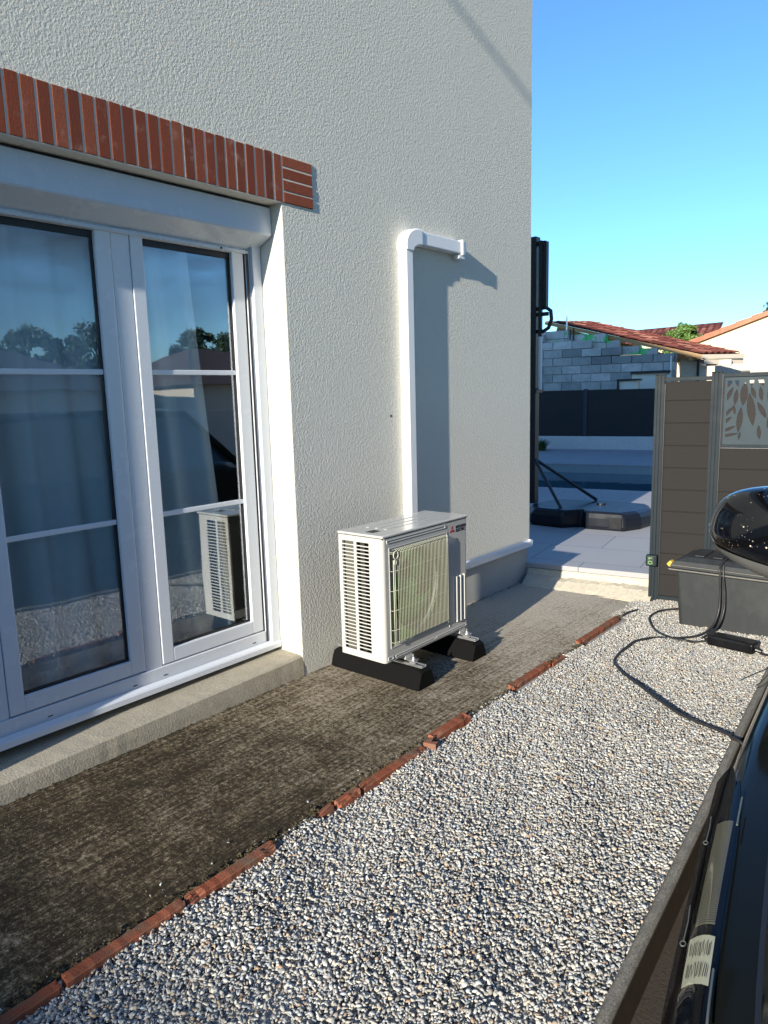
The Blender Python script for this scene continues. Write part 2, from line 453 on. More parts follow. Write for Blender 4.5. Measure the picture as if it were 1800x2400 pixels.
class MB:
    def __init__(s, tf=None):
        s.v = []; s.f = []; s.tone = []; s.tf = tf; s.mi = []; s.cm = 0
    def pt(s, p):
        p = Vector(p)
        return s.tf(p) if s.tf else p
    def add(s, vs, fs, tone=0.5):
        b = len(s.v)
        s.v += [s.pt(p) for p in vs]
        for f in fs:
            s.f.append([b + i for i in f]); s.tone.append(tone); s.mi.append(s.cm)
        return s
    def box(s, x0, x1, y0, y1, z0, z1, tone=0.5):
        vs = [(x, y, z) for z in (z0, z1) for y in (y0, y1) for x in (x0, x1)]
        fs = [(0, 2, 3, 1), (4, 5, 7, 6), (0, 1, 5, 4), (2, 6, 7, 3), (0, 4, 6, 2), (1, 3, 7, 5)]
        return s.add(vs, fs, tone)
    def prism(s, poly, a0, a1, axis, tone=0.5):
        """poly in the two other axes (in x,y,z order) extruded along axis"""
        n = len(poly)
        def mk(p, a):
            q = list(p); q.insert(axis, a); return tuple(q)
        vs = [mk(p, a0) for p in poly] + [mk(p, a1) for p in poly]
        fs = [tuple(range(n))[::-1], tuple(range(n, 2 * n))]
        fs += [(i, (i + 1) % n, n + (i + 1) % n, n + i) for i in range(n)]
        return s.add(vs, fs, tone)
    def tube(s, pts, r, seg=8, caps=True, tone=0.5):
        pts = [Vector(p) for p in pts]
        n = len(pts); vs = []; fs = []
        rr = r if isinstance(r, (list, tuple)) else [r] * n
        d0 = (pts[1] - pts[0]).normalized()
        up = Vector((0, 0, 1)) if abs(d0.z) < 0.9 else Vector((1, 0, 0))
        a = d0.cross(up).normalized()
        for i, p in enumerate(pts):
            d = (pts[min(i + 1, n - 1)] - pts[max(i - 1, 0)]).normalized()
            a = (a - d * a.dot(d)).normalized()
            b = d.cross(a)
            for k in range(seg):
                an = 2 * math.pi * k / seg
                vs.append(tuple(p + (a * math.cos(an) + b * math.sin(an)) * rr[i]))
        for i in range(n - 1):
            for k in range(seg):
                k2 = (k + 1) % seg
                fs.append((i * seg + k, i * seg + k2, (i + 1) * seg + k2, (i + 1) * seg + k))
        if caps:
            fs.append(tuple(range(seg))[::-1]); fs.append(tuple((n - 1) * seg + k for k in range(seg)))
        return s.add(vs, fs, tone)
    def grid(s, P, tone=0.5, close=False):
        nu, nv = len(P), len(P[0])
        vs = [tuple(p) for row in P for p in row]
        fs = []
        for i in range(nu - 1):
            for j in range(nv if close else nv - 1):
                j2 = (j + 1) % nv
                fs.append((i * nv + j, (i + 1) * nv + j, (i + 1) * nv + j2, i * nv + j2))
        return s.add(vs, fs, tone)
    def build(s, name, mat, parent=None, bevel=0.0, smooth=False, sub=0, solid=0.0, seg=2):
        o_ = Vector(parent.matrix_world.translation) if parent is not None else Vector((0, 0, 0))
        if parent is None and s.v:
            n = len(s.v)
            xs = [p.x for p in s.v]; ys = [p.y for p in s.v]; zs = [p.z for p in s.v]
            o_ = Vector(((min(xs) + max(xs)) / 2, (min(ys) + max(ys)) / 2, min(zs)))
        me = bpy.data.meshes.new(name)
        me.from_pydata([tuple(p - o_) for p in s.v], [], s.f)
        mats = mat if isinstance(mat, (list, tuple)) else [mat]
        for m_ in mats:
            me.materials.append(m_)
        if len(mats) > 1:
            me.polygons.foreach_set('material_index', s.mi)
        if len(set(s.tone)) > 1:
            at = me.attributes.new('tone', 'FLOAT', 'FACE')
            at.data.foreach_set('value', s.tone)
        bm = bmesh.new(); bm.from_mesh(me)
        bmesh.ops.recalc_face_normals(bm, faces=bm.faces)
        bm.to_mesh(me); bm.free()
        ob = bpy.data.objects.new(name, me)
        C.objects.link(ob)
        if parent is not None:
            ob.parent = parent
            wl_ = (0, 0, 0)
            # nested parts: the parent mesh has its own origin at its own thing's origin
            ob.location = wl_
        else:
            ob.location = o_
        if solid:
            md = ob.modifiers.new('solid', 'SOLIDIFY'); md.thickness = solid; md.offset = -1
        if sub:
            md = ob.modifiers.new('sub', 'SUBSURF'); md.levels = sub; md.render_levels = sub
        if bevel:
            md = ob.modifiers.new('bevel', 'BEVEL'); md.width = bevel; md.segments = seg
            md.limit_method = 'ANGLE'; md.angle_limit = R(40); md.harden_normals = False
        if smooth:
            me.polygons.foreach_set('use_smooth', [True] * len(me.polygons))
        bpy.context.view_layer.update()
        return ob

def tag(o, label, cat, group=None, kind=None):
    if label: o['label'] = label
    if cat: o['category'] = cat
    if group: o['group'] = group
    if kind: o['kind'] = kind
    return o
def structure(o):
    o['kind'] = 'structure'; return o
def thing(name, loc, label, cat, group=None):
    o = bpy.data.objects.new(name, None)
    o.empty_display_size = 0.1
    o.location = loc
    C.objects.link(o)
    bpy.context.view_layer.update()
    return tag(o, label, cat, group)
def islands(mb):
    par = list(range(len(mb.v)))
    def fd(a):
        while par[a] != a:
            par[a] = par[par[a]]; a = par[a]
        return a
    for f in mb.f:
        for i in f[1:]:
            par[fd(i)] = fd(f[0])
    out = {}
    for f, t_ in zip(mb.f, mb.tone):
        out.setdefault(fd(f[0]), []).append((f, t_))
    res = []
    for fs in out.values():
        idx = {}; n_ = MB()
        for f, t_ in fs:
            for i in f:
                if i not in idx:
                    idx[i] = len(n_.v); n_.v.append(mb.v[i])
            n_.f.append([idx[i] for i in f]); n_.tone.append(t_); n_.mi.append(0)
        res.append(n_)
    return res
SPLIT = {'guide_rail', 'panel_gap', 'porch_wall', 'lid_rib', 'drain_slot', 'glazing_bar', 'seal', 'channel_seal', 'reveal', 'screw', 'brace', 'lift_arm', 'fence_rail',
         'coil', 'inner_panel', 'rafter', 'verge_beam', 'bright_trim', 'tank_cap', 'side_window', 'worn_edge', 'lamp_string', 'gutter', 'embossed_rib', 'panel_frame', 'gate_frame', 'pillar', 'raised_panel'}
def part(mb, name, mat, parent, label=None, **k):
    if name in SPLIT:
        o = None
        for m_ in islands(mb):
            o = m_.build(name, mat, parent, **k)
            if label: o['label'] = label
        return o
    o = mb.build(name, mat, parent, **k)
    if label: o['label'] = label
    return o

# ------------------------------------------------------------------ ground
structure(MB().box(-200, 200, -200, 260, -0.40, -0.25).build('ground', M['ground']))
structure(MB().box(2.0, 9.0, -20, 26, -0.246, -0.12).build('driveway', M['drive']))
# apron slab along the wall, its outer edge a little ragged
mb = MB()
ys = np.arange(-4.0, 5.2, 0.05)
ex = 1.022 + 0.006 * np.sin(ys * 5.1) + rng.normal(0, 0.004, len(ys))
P = []
for y, e in zip(ys, ex):
    P.append([(-0.30, y, 0.0), (0.5, y, 0.0), (e - 0.02, y, 0.0), (e, y, -0.012), (e, y, -0.2)])
mb.grid(P)
structure(mb.build('path', M['apron']))
# gravel bed
mb = MB()
mb.add([(1.02, -4, -0.022), (2.66, -4, -0.022), (1.93, 5.6, -0.022), (1.02, 5.4, -0.022)], [(0, 1, 2, 3)])
structure(mb.build('gravel_bed', M['gravel_bed']))

# ------------------------------------------------------------------ gravel stones
def rock_field(n, area, zf, smin, smax):
    phi = (1 + 5 ** 0.5) / 2
    ico = np.array([(-1, phi, 0), (1, phi, 0), (-1, -phi, 0), (1, -phi, 0), (0, -1, phi), (0, 1, phi), (0, -1, -phi), (0, 1, -phi),
                    (phi, 0, -1), (phi, 0, 1), (-phi, 0, -1), (-phi, 0, 1)]) / 1.9
    fc = np.array([(0, 11, 5), (0, 5, 1), (0, 1, 7), (0, 7, 10), (0, 10, 11), (1, 5, 9), (5, 11, 4), (11, 10, 2), (10, 7, 6), (7, 1, 8),
                   (3, 9, 4), (3, 4, 2), (3, 2, 6), (3, 6, 8), (3, 8, 9), (4, 9, 5), (2, 4, 11), (6, 2, 10), (8, 6, 7), (9, 8, 1)])
    xy = area(n)
    n = len(xy)
    q = rng.normal(size=(n, 4)); q /= np.linalg.norm(q, axis=1)[:, None]
    w, x, y, z = q.T
    Rm = np.stack([1 - 2 * (y * y + z * z), 2 * (x * y - z * w), 2 * (x * z + y * w), 2 * (x * y + z * w), 1 - 2 * (x * x + z * z), 2 * (y * z - x * w),
                   2 * (x * z - y * w), 2 * (y * z + x * w), 1 - 2 * (x * x + y * y)], 1).reshape(n, 3, 3)
    s = smin + (smax - smin) * rng.beta(2, 3, n)
    sc = np.stack([s * rng.uniform(1.0, 1.5, n), s * rng.uniform(0.6, 0.95, n), s * rng.uniform(0.35, 0.62, n)], 1)
    V = ico[None] * rng.uniform(0.66, 1.22, (n, 12, 1)) + rng.normal(0, 0.10, (n, 12, 3))
    V = V * sc[:, None, :] * 0.5
    V = np.einsum('nij,nkj->nki', Rm, V)
    V[:, :, 2] *= 0.68
    V[:, :, 0] += xy[:, 0:1]; V[:, :, 1] += xy[:, 1:2]; V[:, :, 2] += zf(xy, n)[:, None]
    Fc = fc[None] + (np.arange(n) * 12)[:, None, None]
    return V.reshape(-1, 3), Fc.reshape(-1, 3), n
def kerb_x(y):
    return 2.262 - 0.0755 * (y - 1.52)
def bed_area(y0, y1, xmin=1.075):
    def f(n):
        y = rng.uniform(y0, y1, n)
        k = kerb_x(y)
        x = rng.uniform(xmin, 1, n) if False else xmin + (k - xmin + 0.005) * rng.uniform(0, 1, n)
        return np.stack([x, y], 1)
    return f
def undul(x, y):
    return 0.010 * np.sin(x * 7 + 1.3 * np.sin(y * 3)) * np.sin(y * 4.6 + x * 2.2) + 0.004 * np.sin(x * 17 + y * 9)
parts_ = []
parts_.append(rock_field(74000, bed_area(0.2, 3.2), lambda p, n: -0.011 + rng.uniform(-0.006, 0.007, n) + undul(p[:, 0], p[:, 1]), 0.008, 0.0235))
parts_.append(rock_field(40000, bed_area(0.2, 3.2), lambda p, n: -0.018 + rng.uniform(-0.004, 0.004, n) + undul(p[:, 0], p[:, 1]) * 0.6, 0.008, 0.016))
parts_.append(rock_field(56000, bed_area(3.2, 5.55), lambda p, n: -0.011 + rng.uniform(-0.006, 0.007, n) + undul(p[:, 0], p[:, 1]), 0.008, 0.019))
def stray(n):      # stones lying over the flush or missing stretches of the edging
    y = np.concatenate([rng.uniform(1.55, 1.74, n // 8), rng.uniform(2.8, 3.2, n // 3), rng.uniform(3.86, 4.08, n // 5), rng.uniform(4.75, 5.25, n)])
    x = np.where(y > 4.74, rng.uniform(0.95, 1.09, len(y)), 1.045 + 0.04 * rng.uniform(-0.35, 1, len(y)))
    return np.stack([x, y], 1)
parts_.append(rock_field(1500, stray, lambda p, n: -0.004 + rng.uniform(-0.004, 0.004, n), 0.010, 0.020))
def scatter(n):
    y = rng.uniform(0.3, 4.9, n); x = 1.03 - np.abs(rng.normal(0, 0.09, n)) ** 1.0
    return np.stack([np.clip(x, 0.05, 1.02), y], 1)
parts_.append(rock_field(30, scatter, lambda p, n: np.full(n, 0.004), 0.006, 0.014))
def crumbs(n):
    return np.stack([rng.uniform(0.03, 1.02, n), rng.uniform(0.2, 5.1, n)], 1)
parts_.append(rock_field(1500, crumbs, lambda p, n: np.full(n, 0.001), 0.0025, 0.006))
off = 0; VV = []; FF = []
for v_, f_, n_ in parts_:
    VV.append(v_); FF.append(f_ + off); off += len(v_)
VV = np.concatenate(VV); FF = np.concatenate(FF)
me = bpy.data.meshes.new('gravel')
me.vertices.add(len(VV)); me.vertices.foreach_set('co', VV.astype(np.float32).ravel())
me.loops.add(len(FF) * 3); me.loops.foreach_set('vertex_index', FF.astype(np.int32).ravel())
me.polygons.add(len(FF)); me.polygons.foreach_set('loop_start', np.arange(0, len(FF) * 3, 3, dtype=np.int32))
ns = len(FF) // 20
for nm, vals in (('tone', rng.beta(1.7, 1.7, ns)), ('hue', rng.uniform(0, 1, ns))):
    at = me.attributes.new(nm, 'FLOAT', 'FACE')
    at.data.foreach_set('value', np.repeat(vals, 20).astype(np.float32))
me.update(calc_edges=True); me.validate()
me.materials.append(M['stone'])
gravel = bpy.data.objects.new('gravel', me); C.objects.link(gravel)
tag(gravel, 'pale crushed stone gravel spread between the edging bricks and the kerb', 'gravel', kind='stuff')

# kerb along the driveway
mb = MB()
P = []
for y in np.arange(-3.9, 6.2, 0.06):
    k = kerb_x(y) + 0.002 * math.sin(y * 3.1)
    j = rng.normal(0, 0.0012, 4)
    P.append([(k, y, -0.2), (k, y, 0.012 + j[0]), (k + 0.010, y, 0.023 + j[1]), (k + 0.030, y, 0.023 + j[2]), (k + 0.038, y, 0.014 + j[3]), (k + 0.041, y, -0.2)])
mb.grid(P)
tk_ = NT('kerb_two_tone')
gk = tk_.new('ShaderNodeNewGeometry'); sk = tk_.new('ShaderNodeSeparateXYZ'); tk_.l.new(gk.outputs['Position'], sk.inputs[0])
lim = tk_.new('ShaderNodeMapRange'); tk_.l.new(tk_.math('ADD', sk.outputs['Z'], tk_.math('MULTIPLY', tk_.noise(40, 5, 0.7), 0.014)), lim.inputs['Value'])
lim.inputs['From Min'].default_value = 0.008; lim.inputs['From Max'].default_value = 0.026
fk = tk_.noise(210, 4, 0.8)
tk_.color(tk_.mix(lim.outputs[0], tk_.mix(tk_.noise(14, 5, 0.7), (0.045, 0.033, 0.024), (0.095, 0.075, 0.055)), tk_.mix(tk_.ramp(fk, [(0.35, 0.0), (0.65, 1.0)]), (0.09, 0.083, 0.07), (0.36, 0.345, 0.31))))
tk_.bump(fk, 1.0, 0.004)
tk_.set(rough=0.95, spec=0.1)
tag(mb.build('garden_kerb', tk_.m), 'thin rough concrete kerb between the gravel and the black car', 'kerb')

# ------------------------------------------------------------------ terracotta edging pieces
def edging(y0, y1, x0, x1, z1, lbl, tilt=0.0, broken=False):
    mb = MB()
    L = y1 - y0
    nseg = max(4, int(L / 0.02))
    P = []
    prof = []
    W = x1 - x0
    nr = 5
    prof.append((0.0, -0.06)); prof.append((0.0, z1 - 0.002))
    for i in range(nr):
        a = 0.06 + 0.88 * i / nr; b = 0.06 + 0.88 * (i + 1) / nr
        prof += [(a * W + 0.001, z1 + 0.003), (b * W - 0.003, z1 + 0.003), (b * W - 0.002, z1 - 0.001)]
    prof.append((W, z1 - 0.004)); prof.append((W + 0.002, -0.06))
    for i in range(nseg + 1):
        y = y0 + L * i / nseg
        dz = tilt * (i / nseg - 0.5) + rng.normal(0, 0.0008)
        dx = rng.normal(0, 0.0008)
        edge = 0.0
        row = []
        for (px_, pz_) in prof:
            chip = 0.0
            if broken and (i < 3 or i > nseg - 3) and px_ > W * 0.4 and pz_ > 0:
                chip = -0.012 * rng.random()
            yy = y
            if i == 0: yy += rng.uniform(0, 0.012)
            if i == nseg: yy -= rng.uniform(0, 0.012)
            row.append((x0 + px_ + dx, yy, pz_ + dz + chip))
        P.append(row)
    mb.grid(P)
    n = len(prof)
    mb.add(P[0], [tuple(range(n))]); mb.add(P[-1], [tuple(range(n))])
    o = mb.build('edging_brick', M['terracotta'])
    tag(o, lbl, 'edging brick', 'terracotta edging bricks along the path')
edging(0.20, 0.74, 1.045, 1.080, 0.004, 'sunken dirty edging brick nearest the camera, almost buried in gravel', 0.006)
edging(0.75, 1.140, 1.048, 1.086, 0.016, 'long clean ribbed edging brick in the second place from the camera', 0.004)
edging(1.148, 1.515, 1.048, 1.087, 0.018, 'ribbed edging brick ending at the dark hole in the edging', 0.003, True)
edging(1.74, 1.835, 1.036, 1.064, 0.002, 'small worn edging piece just after the dark hole', 0.01, True)
edging(1.845, 1.975, 1.045, 1.082, 0.012, 'short cracked edging brick between the worn piece and a longer brick', 0.006, True)
edging(1.985, 2.415, 1.042, 1.080, 0.012, 'edging brick leading up to the broken hollow end', 0.0, True)
edging(2.50, 2.795, 1.018, 1.065, 0.020, 'bright edging brick with a broken hollow end in line with the rubber foot', 0.003, True)
edging(3.24, 3.68, 1.008, 1.049, 0.006, 'edging brick half covered by stones beyond the bare stretch', 0.0, True)
edging(3.69, 3.85, 1.018, 1.052, 0.000, 'small edging stub almost hidden under stones', 0.0, True)
edging(4.09, 4.72, 1.000, 1.038, 0.010, 'farthest edging brick next to the pale clean path', 0.0, True)
# broken shard
mb = MB()
mb.prism([(1.05, 2.425), (1.11, 2.44), (1.10, 2.475), (1.075, 2.455), (1.06, 2.50), (1.045, 2.46)], -0.01, 0.022, 2)
tag(mb.build('brick_shard', M['terracotta'], bevel=0.002), 'jagged terracotta shard in the broken gap of the edging', 'brick shard')
# dry moss and crumbs along the inner side of the edging
mv = MB()
for i in range(1500):
    y = rng.uniform(0.4, 4.9)
    x = 1.035 - abs(rng.normal(0, 0.016)) + (0.02 if 2.8 < y < 3.24 or 1.55 < y < 1.74 or 3.86 < y < 4.08 else 0)
    s_ = rng.uniform(0.0025, 0.008)
    a_, b_ = rng.uniform(0, 6.28, 2)
    d = np.array([math.cos(a_), math.sin(a_), 0]) * s_
    e_ = np.array([math.cos(b_) * .6, math.sin(b_) * .6, 0.9]) * s_
    p = np.array([x, y, 0.002])
    mv.add([p - d, p + d, p + d * 0.4 + e_, p - d * 0.6 + e_], [(0, 1, 2, 3)])
tag(mv.build('dry_moss', M['moss']), 'dry moss and crumbs along the seam of the path and edging', 'moss', kind='stuff')
# wall-foot dirt
mv = MB()
for i in range(500):
    y = rng.uniform(0.3, 5.3)
    x = abs(rng.normal(0, 0.012)) + 0.002
    s_ = rng.uniform(0.003, 0.008)
    a_ = rng.uniform(0, 6.28)
    d = np.array([math.cos(a_), math.sin(a_), 0]) * s_
    e_ = np.array([d[1], -d[0], 0.6 * s_])
    p = np.array([x, y, 0.002])
    mv.add([p - d, p + e_, p + d, p + d * 0.2 + np.array([0, 0, s_ * .8])], [(0, 1, 3), (1, 2, 3)])
tag(mv.build('wall_foot_litter', M['moss']), 'dark crumbs of dirt gathered along the foot of the house wall', 'dirt', kind='stuff')

# ------------------------------------------------------------------ the house
WT = -0.30          # inner face of the front wall
Y0, Y1 = 0.35, 2.690    # window opening
ZS, ZL = 0.118, 2.572   # sill top and lintel underside
YC = 5.33
house = thing('house', (0, 0, 0), 'pale rough rendered house with a glazed door and brick lintel', 'house')
mb = MB()
mb.box(WT, 0, -9, Y0, 0, 6.0)
mb.box(WT, 0, Y1 + 0.0, 3.1, -0.05, 6.0)
mb.box(WT, 0, 3.1, YC, 0.318, 6.0)
mb.box(WT, 0, Y0, Y1, 2.574, 6.0)
mb.box(-9, WT, YC - 0.3, YC, 0.318, 6.0)
mb.box(-9, -8.7, -9, YC - 0.3, 0, 6.0)
mb.box(-8.7, WT, -9, -8.7, 0, 6.0)
part(mb, 'wall', M['stucco'], house)
mb = MB()
mb.prism([(0.35, 5.9), (-4.5, 7.4), (-9.35, 5.9), (-9.35, 5.99), (-4.5, 7.55), (0.35, 5.99)], -9.2, YC + 0.1, 1)
mb.prism([(0.0, 6.0), (-4.5, 7.38), (-9.0, 6.0)], -9, YC, 1)
part(mb, 'roof', M['tile'], house)
mb = MB()
mb.box(-9, -0.012, 3.1, YC - 0.012, -0.05, 0.318)
part(mb, 'plinth', M['plinth'], house)
mb = MB()
mb.prism([(-0.02, 0.285), (0.022, 0.285), (0.022, 0.332), (-0.02, 0.346)], 3.1, YC + 0.026, 1)
mb.prism([(YC - 0.02, 0.2855), (YC + 0.0255, 0.2855), (YC + 0.0255, 0.332), (YC - 0.02, 0.3455)], -9, 0.0215, 0)
part(mb, 'drip_strip', M['white_pvc'], house, bevel=0.002)
# smooth reveals
mb = MB()
mb.box(WT, -0.002, Y1 - 0.003, Y1 + 0.001, ZS - 0.02, 2.5745)
mb.box(WT, -0.002, Y0 - 0.001, Y0 + 0.003, ZS - 0.02, 2.5745)
mb.box(WT, 0.0045, Y0 + 0.003, Y1 - 0.003, ZL - 0.003, ZL + 0.0005)
part(mb, 'reveal', M['reveal'], house)
# narrow smooth margin at the outer corner of the reveal
# concrete sill
mb = MB()
P = []
for y in np.arange(-0.9, Y1 + 0.001, 0.045):
    j = rng.normal(0, 0.0006, 3)
    zt = 0.092 + 0.031 * max(0, min(1, (y - 1.0) / 1.7))
    P.append([(-0.32, y, zt + 0.004), (-0.14, y, zt + 0.002), (-0.016, y, zt + j[0]), (-0.002 + j[1], y, zt - 0.010 + j[1]), (0.003 + j[2], y, 0.05), (0.004 + j[1], y, -0.03)])
P.append([(p[0], Y1 + 0.0, p[2]) for p in P[-1]])
mb.grid(P)
part(mb, 'sill', M['sill'], house, smooth=False)
# lintel
mbm = MB(); mbk = MB()
mbm.box(-0.05, 0.0052, Y0 - 0.25, 2.697, 2.5735, 2.800)
mbm.box(-0.05, 0.0052, 2.697, 2.910, 2.5735, 2.802)
y = 2.691
k = 0
while y > -0.22:
    w_ = 0.0500 + rng.uniform(-0.002, 0.002)
    jz = rng.normal(0, 0.0012, 2)
    mbk.box(-0.045, 0.0072 + rng.uniform(-0.0008, 0.0008), y - w_, y, 2.5728, 2.8005 + jz[1], rng.random())
    y -= 0.0598 + rng.uniform(-0.001, 0.001)
zz = 2.5725
for k in range(4):
    mbk.box(-0.045, 0.0075 + rng.uniform(-0.001, 0.001), 2.700, 2.911, zz, zz + 0.0505, rng.random())
    zz += 0.0585
lin = part(mbk, 'lintel', M['brick'], house, bevel=0.0025)
part(mbm, 'mortar', M['mortar'], lin)
# interior room
mb = MB()
mb.box(-4.0, WT, 0.0 - 1.2, -1.17, 0.1, 2.7)
mb.box(-4.0, WT, 4.2, 4.23, 0.1, 2.7)
mb.box(-4.05, -4.0, -1.2, 4.23, 0.1, 2.7)
mb.box(-4.05, WT, -1.2, 4.23, 2.7, 2.75)
mb.box(-4.05, WT, -1.2, 4.23, 0.08, 0.12)
part(mb, 'room', M['room'], house)

# the window
XF = -0.205     # frame front
XS = -0.2115     # sash front
win = MB()
F0 = 0.055
fr = MB()
fr.box(-0.29, XF, 2.600, 2.675, 0.185, 2.45)
fr.box(-0.29, XF, 0.365, 0.440, 0.185, 2.45)
fr.box(-0.29, XF, 0.365, 2.675, 2.404, 2.47)
fr.box(-0.29, XF, 0.440, 2.600, 0.185, 0.252)
fr.box(-0.286, -0.2150, 1.833, 1.925, 0.252, 2.404)
fr.box(-0.286, -0.2150, 1.081, 1.175, 0.252, 2.404)
w_ = part(fr, 'window', M['white_pvc'], house, bevel=0.003)
# sloped drip sill
mb = MB()
mb.prism([(-0.29, 0.183), (XF + 0.004, 0.183), (XF + 0.006, 0.190), (-0.172, 0.180), (-0.166, 0.172), (-0.166, 0.146), (-0.176, 0.143), (-0.29, 0.143)], 0.352, 2.682, 1)
part(mb, 'window_sill', M['white_pvc'], w_, bevel=0.0015)
mb = MB()
for yy in (1.33, 1.75, 1.92, 2.50, 0.6):
    mb.box(XF - 0.002, XF + 0.0012, yy, yy + 0.022, 0.2035, 0.2085)
part(mb, 'drain_slot', M['seal'], w_)
mb = MB()
mb.box(-0.25, XF - 0.006, 2.5925, 2.5995, 0.252, 2.404)
mb.box(XF + 0.001, XF + 0.004, 2.601, 2.615, 0.19, 2.356)
part(mb, 'seal', M['seal'], w_)
# shutter guide rail in front of the jamb
mb = MB()
mb.box(-0.24, -0.178, 2.625, 2.684, 0.170, 2.40)
mb.box(-0.24, -0.178, 0.356, 0.415, 0.170, 2.40)
part(mb, 'guide_rail', M['shutter_alu'], w_, bevel=0.003)
def sash(y0, y1):
    zb, zt = 0.258, 2.400
    gb, gt = 0.330, 2.346
    gl, gr_ = y0 + 0.064, y1 - 0.080
    gl, gr_ = y0 + 0.066, y1 - 0.076
    m_ = MB()
    m_.box(-0.27, XS, y0, gl, zb, zt); m_.box(-0.27, XS, gr_, y1, zb, zt)
    m_.box(-0.27, XS, gl, gr_, zb, gb); m_.box(-0.27, XS, gl, gr_, gt, zt)
    s_ = part(m_, 'sash', M['white_pvc'], w_, bevel=0.004)
    # inner glazing bead and black gasket
    g_ = MB()
    for q, x1_, x0_ in ((0.0, -0.2305, -0.262),):
        g_.box(x0_, x1_, gl, gl + 0.006, gb, gt); g_.box(x0_, x1_, gr_ - 0.006, gr_, gb, gt)
        g_.box(x0_, x1_, gl + 0.006, gr_ - 0.006, gb, gb + 0.006); g_.box(x0_, x1_, gl + 0.006, gr_ - 0.006, gt - 0.006, gt)
    part(g_, 'gasket', M['seal'], w_)
    h_ = MB(); h_.box(-0.2390, -0.2310, gl + 0.001, gr_ - 0.001, 2.303, gt - 0.001)  # plain dark strip added across the top of the pane
    part(h_, 'dark_band', M['seal'], w_)
    p_ = MB(); p_.box(-0.2420, -0.2395, gl, gr_, gb, gt)
    part(p_, 'pane', M['glass'], w_)
    b_ = MB()
    for zc in (1.715, 1.018):
        b_.box(-0.2390, -0.2300, gl + 0.001, gr_ - 0.001, zc - 0.0125, zc + 0.0125)
    part(b_, 'glazing_bar', M['white_pvc'], w_, bevel=0.003)
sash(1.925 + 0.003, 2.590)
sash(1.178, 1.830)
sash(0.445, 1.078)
# shutter box
mb = MB()
prof = [(-0.30, 2.568), (-0.082, 2.556), (-0.080, 2.552), (-0.080, 2.424), (-0.084, 2.416), (-0.205, 2.362), (-0.215, 2.357), (-0.30, 2.357)]
mb.prism(prof, 0.358, 2.682, 1)
sb = part(mb, 'shutter_box', M['shutter_alu'], house, bevel=0.003)
mb = MB()
mb.prism([(-0.30, 2.5715), (-0.088, 2.5615), (-0.088, 2.5575), (-0.30, 2.5675)], 0.36, 2.680, 1)
part(mb, 'gap_trim', M['seal'], sb)
mb = MB()
mb.prism([(-0.212, 2.3575), (-0.20, 2.350), (-0.20, 2.335), (-0.225, 2.330), (-0.225, 2.3565)], 0.38, 2.62, 1)
part(mb, 'bottom_bar', M['shutter_alu'], sb, bevel=0.002)
mb = MB()
mb.tube([(-0.1995, 2.44, 2.343), (-0.196, 2.44, 2.343)], 0.006, 10)
part(mb, 'stopper', M['seal'], sb)

# curtains hanging inside
def curtain(y0, y1, y2, lbl, seed, xoff=-0.315):
    r_ = np.random.default_rng(seed)
    P = []
    ph = r_.uniform(0, 6, 4)
    for i in range(29):
        f = i / 28
        z = 2.50 - f * 2.34
        right = y1 + (y2 - y1) * f ** 1.3
        row = []
        for j in range(121):
            t_ = j / 120
            yy = y0 + (right - y0) * t_
            a = 0.026 * math.sin(t_ * 47 + ph[0] + 0.5 * f) + 0.014 * math.sin(t_ * 19 + ph[1] + f) + 0.006 * math.sin(t_ * 90 + ph[2])
            row.append((xoff + a * (0.6 + 0.6 * f), yy, z))
        P.append(row)
    o = MB().grid(P).build('curtain', M['curtain'], smooth=True)
    tag(o, lbl, 'curtain')
curtain(1.00, 2.30, 2.50, 'sheer pale curtain hanging behind the right and middle window leaves', 3)
curtain(0.10, 0.93, 0.80, 'sheer pale curtain hanging behind the leftmost window leaf', 5)

# ------------------------------------------------------------------ white duct on the wall
duct = thing('pipe_duct', (0.0, 3.68, 0.9), 'white plastic pipe duct climbing the wall from the outdoor unit and turning right', 'pipe duct')
y0, y1 = 3.643, 3.712
mb = MB(); mb.box(-0.002, 0.066, y0, y1, 0.45, 2.47)
part(mb, 'vertical_cover', M['duct_white'], duct, bevel=0.007, seg=3)
mb = MB(); mb.box(-0.002, 0.066, 3.80, 4.262, 2.502, 2.582)
part(mb, 'horizontal_cover', M['duct_white'], duct, bevel=0.007, seg=3)
mb = MB()
Pq = []
cy, cz_ = 3.80, 2.455
rows = []
for i in range(13):
    a = R(180 - 90 * i / 12)
    ro = 0.163; ri_ = 0.065
    if i == 0 or i == 12: pass
    co, si = math.cos(a), math.sin(a)
    # outer radius stretched into a rounded square corner
    k = 1.0 + 0.10 * math.sin(math.radians(180 * i / 12))
    oy, oz = cy + co * ro * k, cz_ + si * 0.135 * k
    iy, iz = cy + co * 0.080, cz_ + si * 0.036
    rows.append([(-0.002, iy, iz), (0.065, iy, iz), (0.074, iy + co * 0.008, iz + si * 0.008), (0.074, oy - co * 0.010, oz - si * 0.010), (0.067, oy, oz), (-0.002, oy, oz)])
mb.grid(rows, close=True)
n6 = 6
mb.add(rows[0], [tuple(range(6))]); mb.add(rows[-1], [tuple(range(6))])
part(mb, 'elbow', M['duct_white'], duct, bevel=0.003)
mb = MB()
mb.box(-0.002, 0.078, 4.246, 4.262 + 0.006, 2.492, 2.592)
mb.box(-0.002, 0.070, 4.268, 4.300, 2.500, 2.584)
mb.box(0.016, 0.060, 4.225, 4.300, 2.470, 2.4985)
part(mb, 'end_cap', M['duct_white'], duct, bevel=0.005, seg=3)
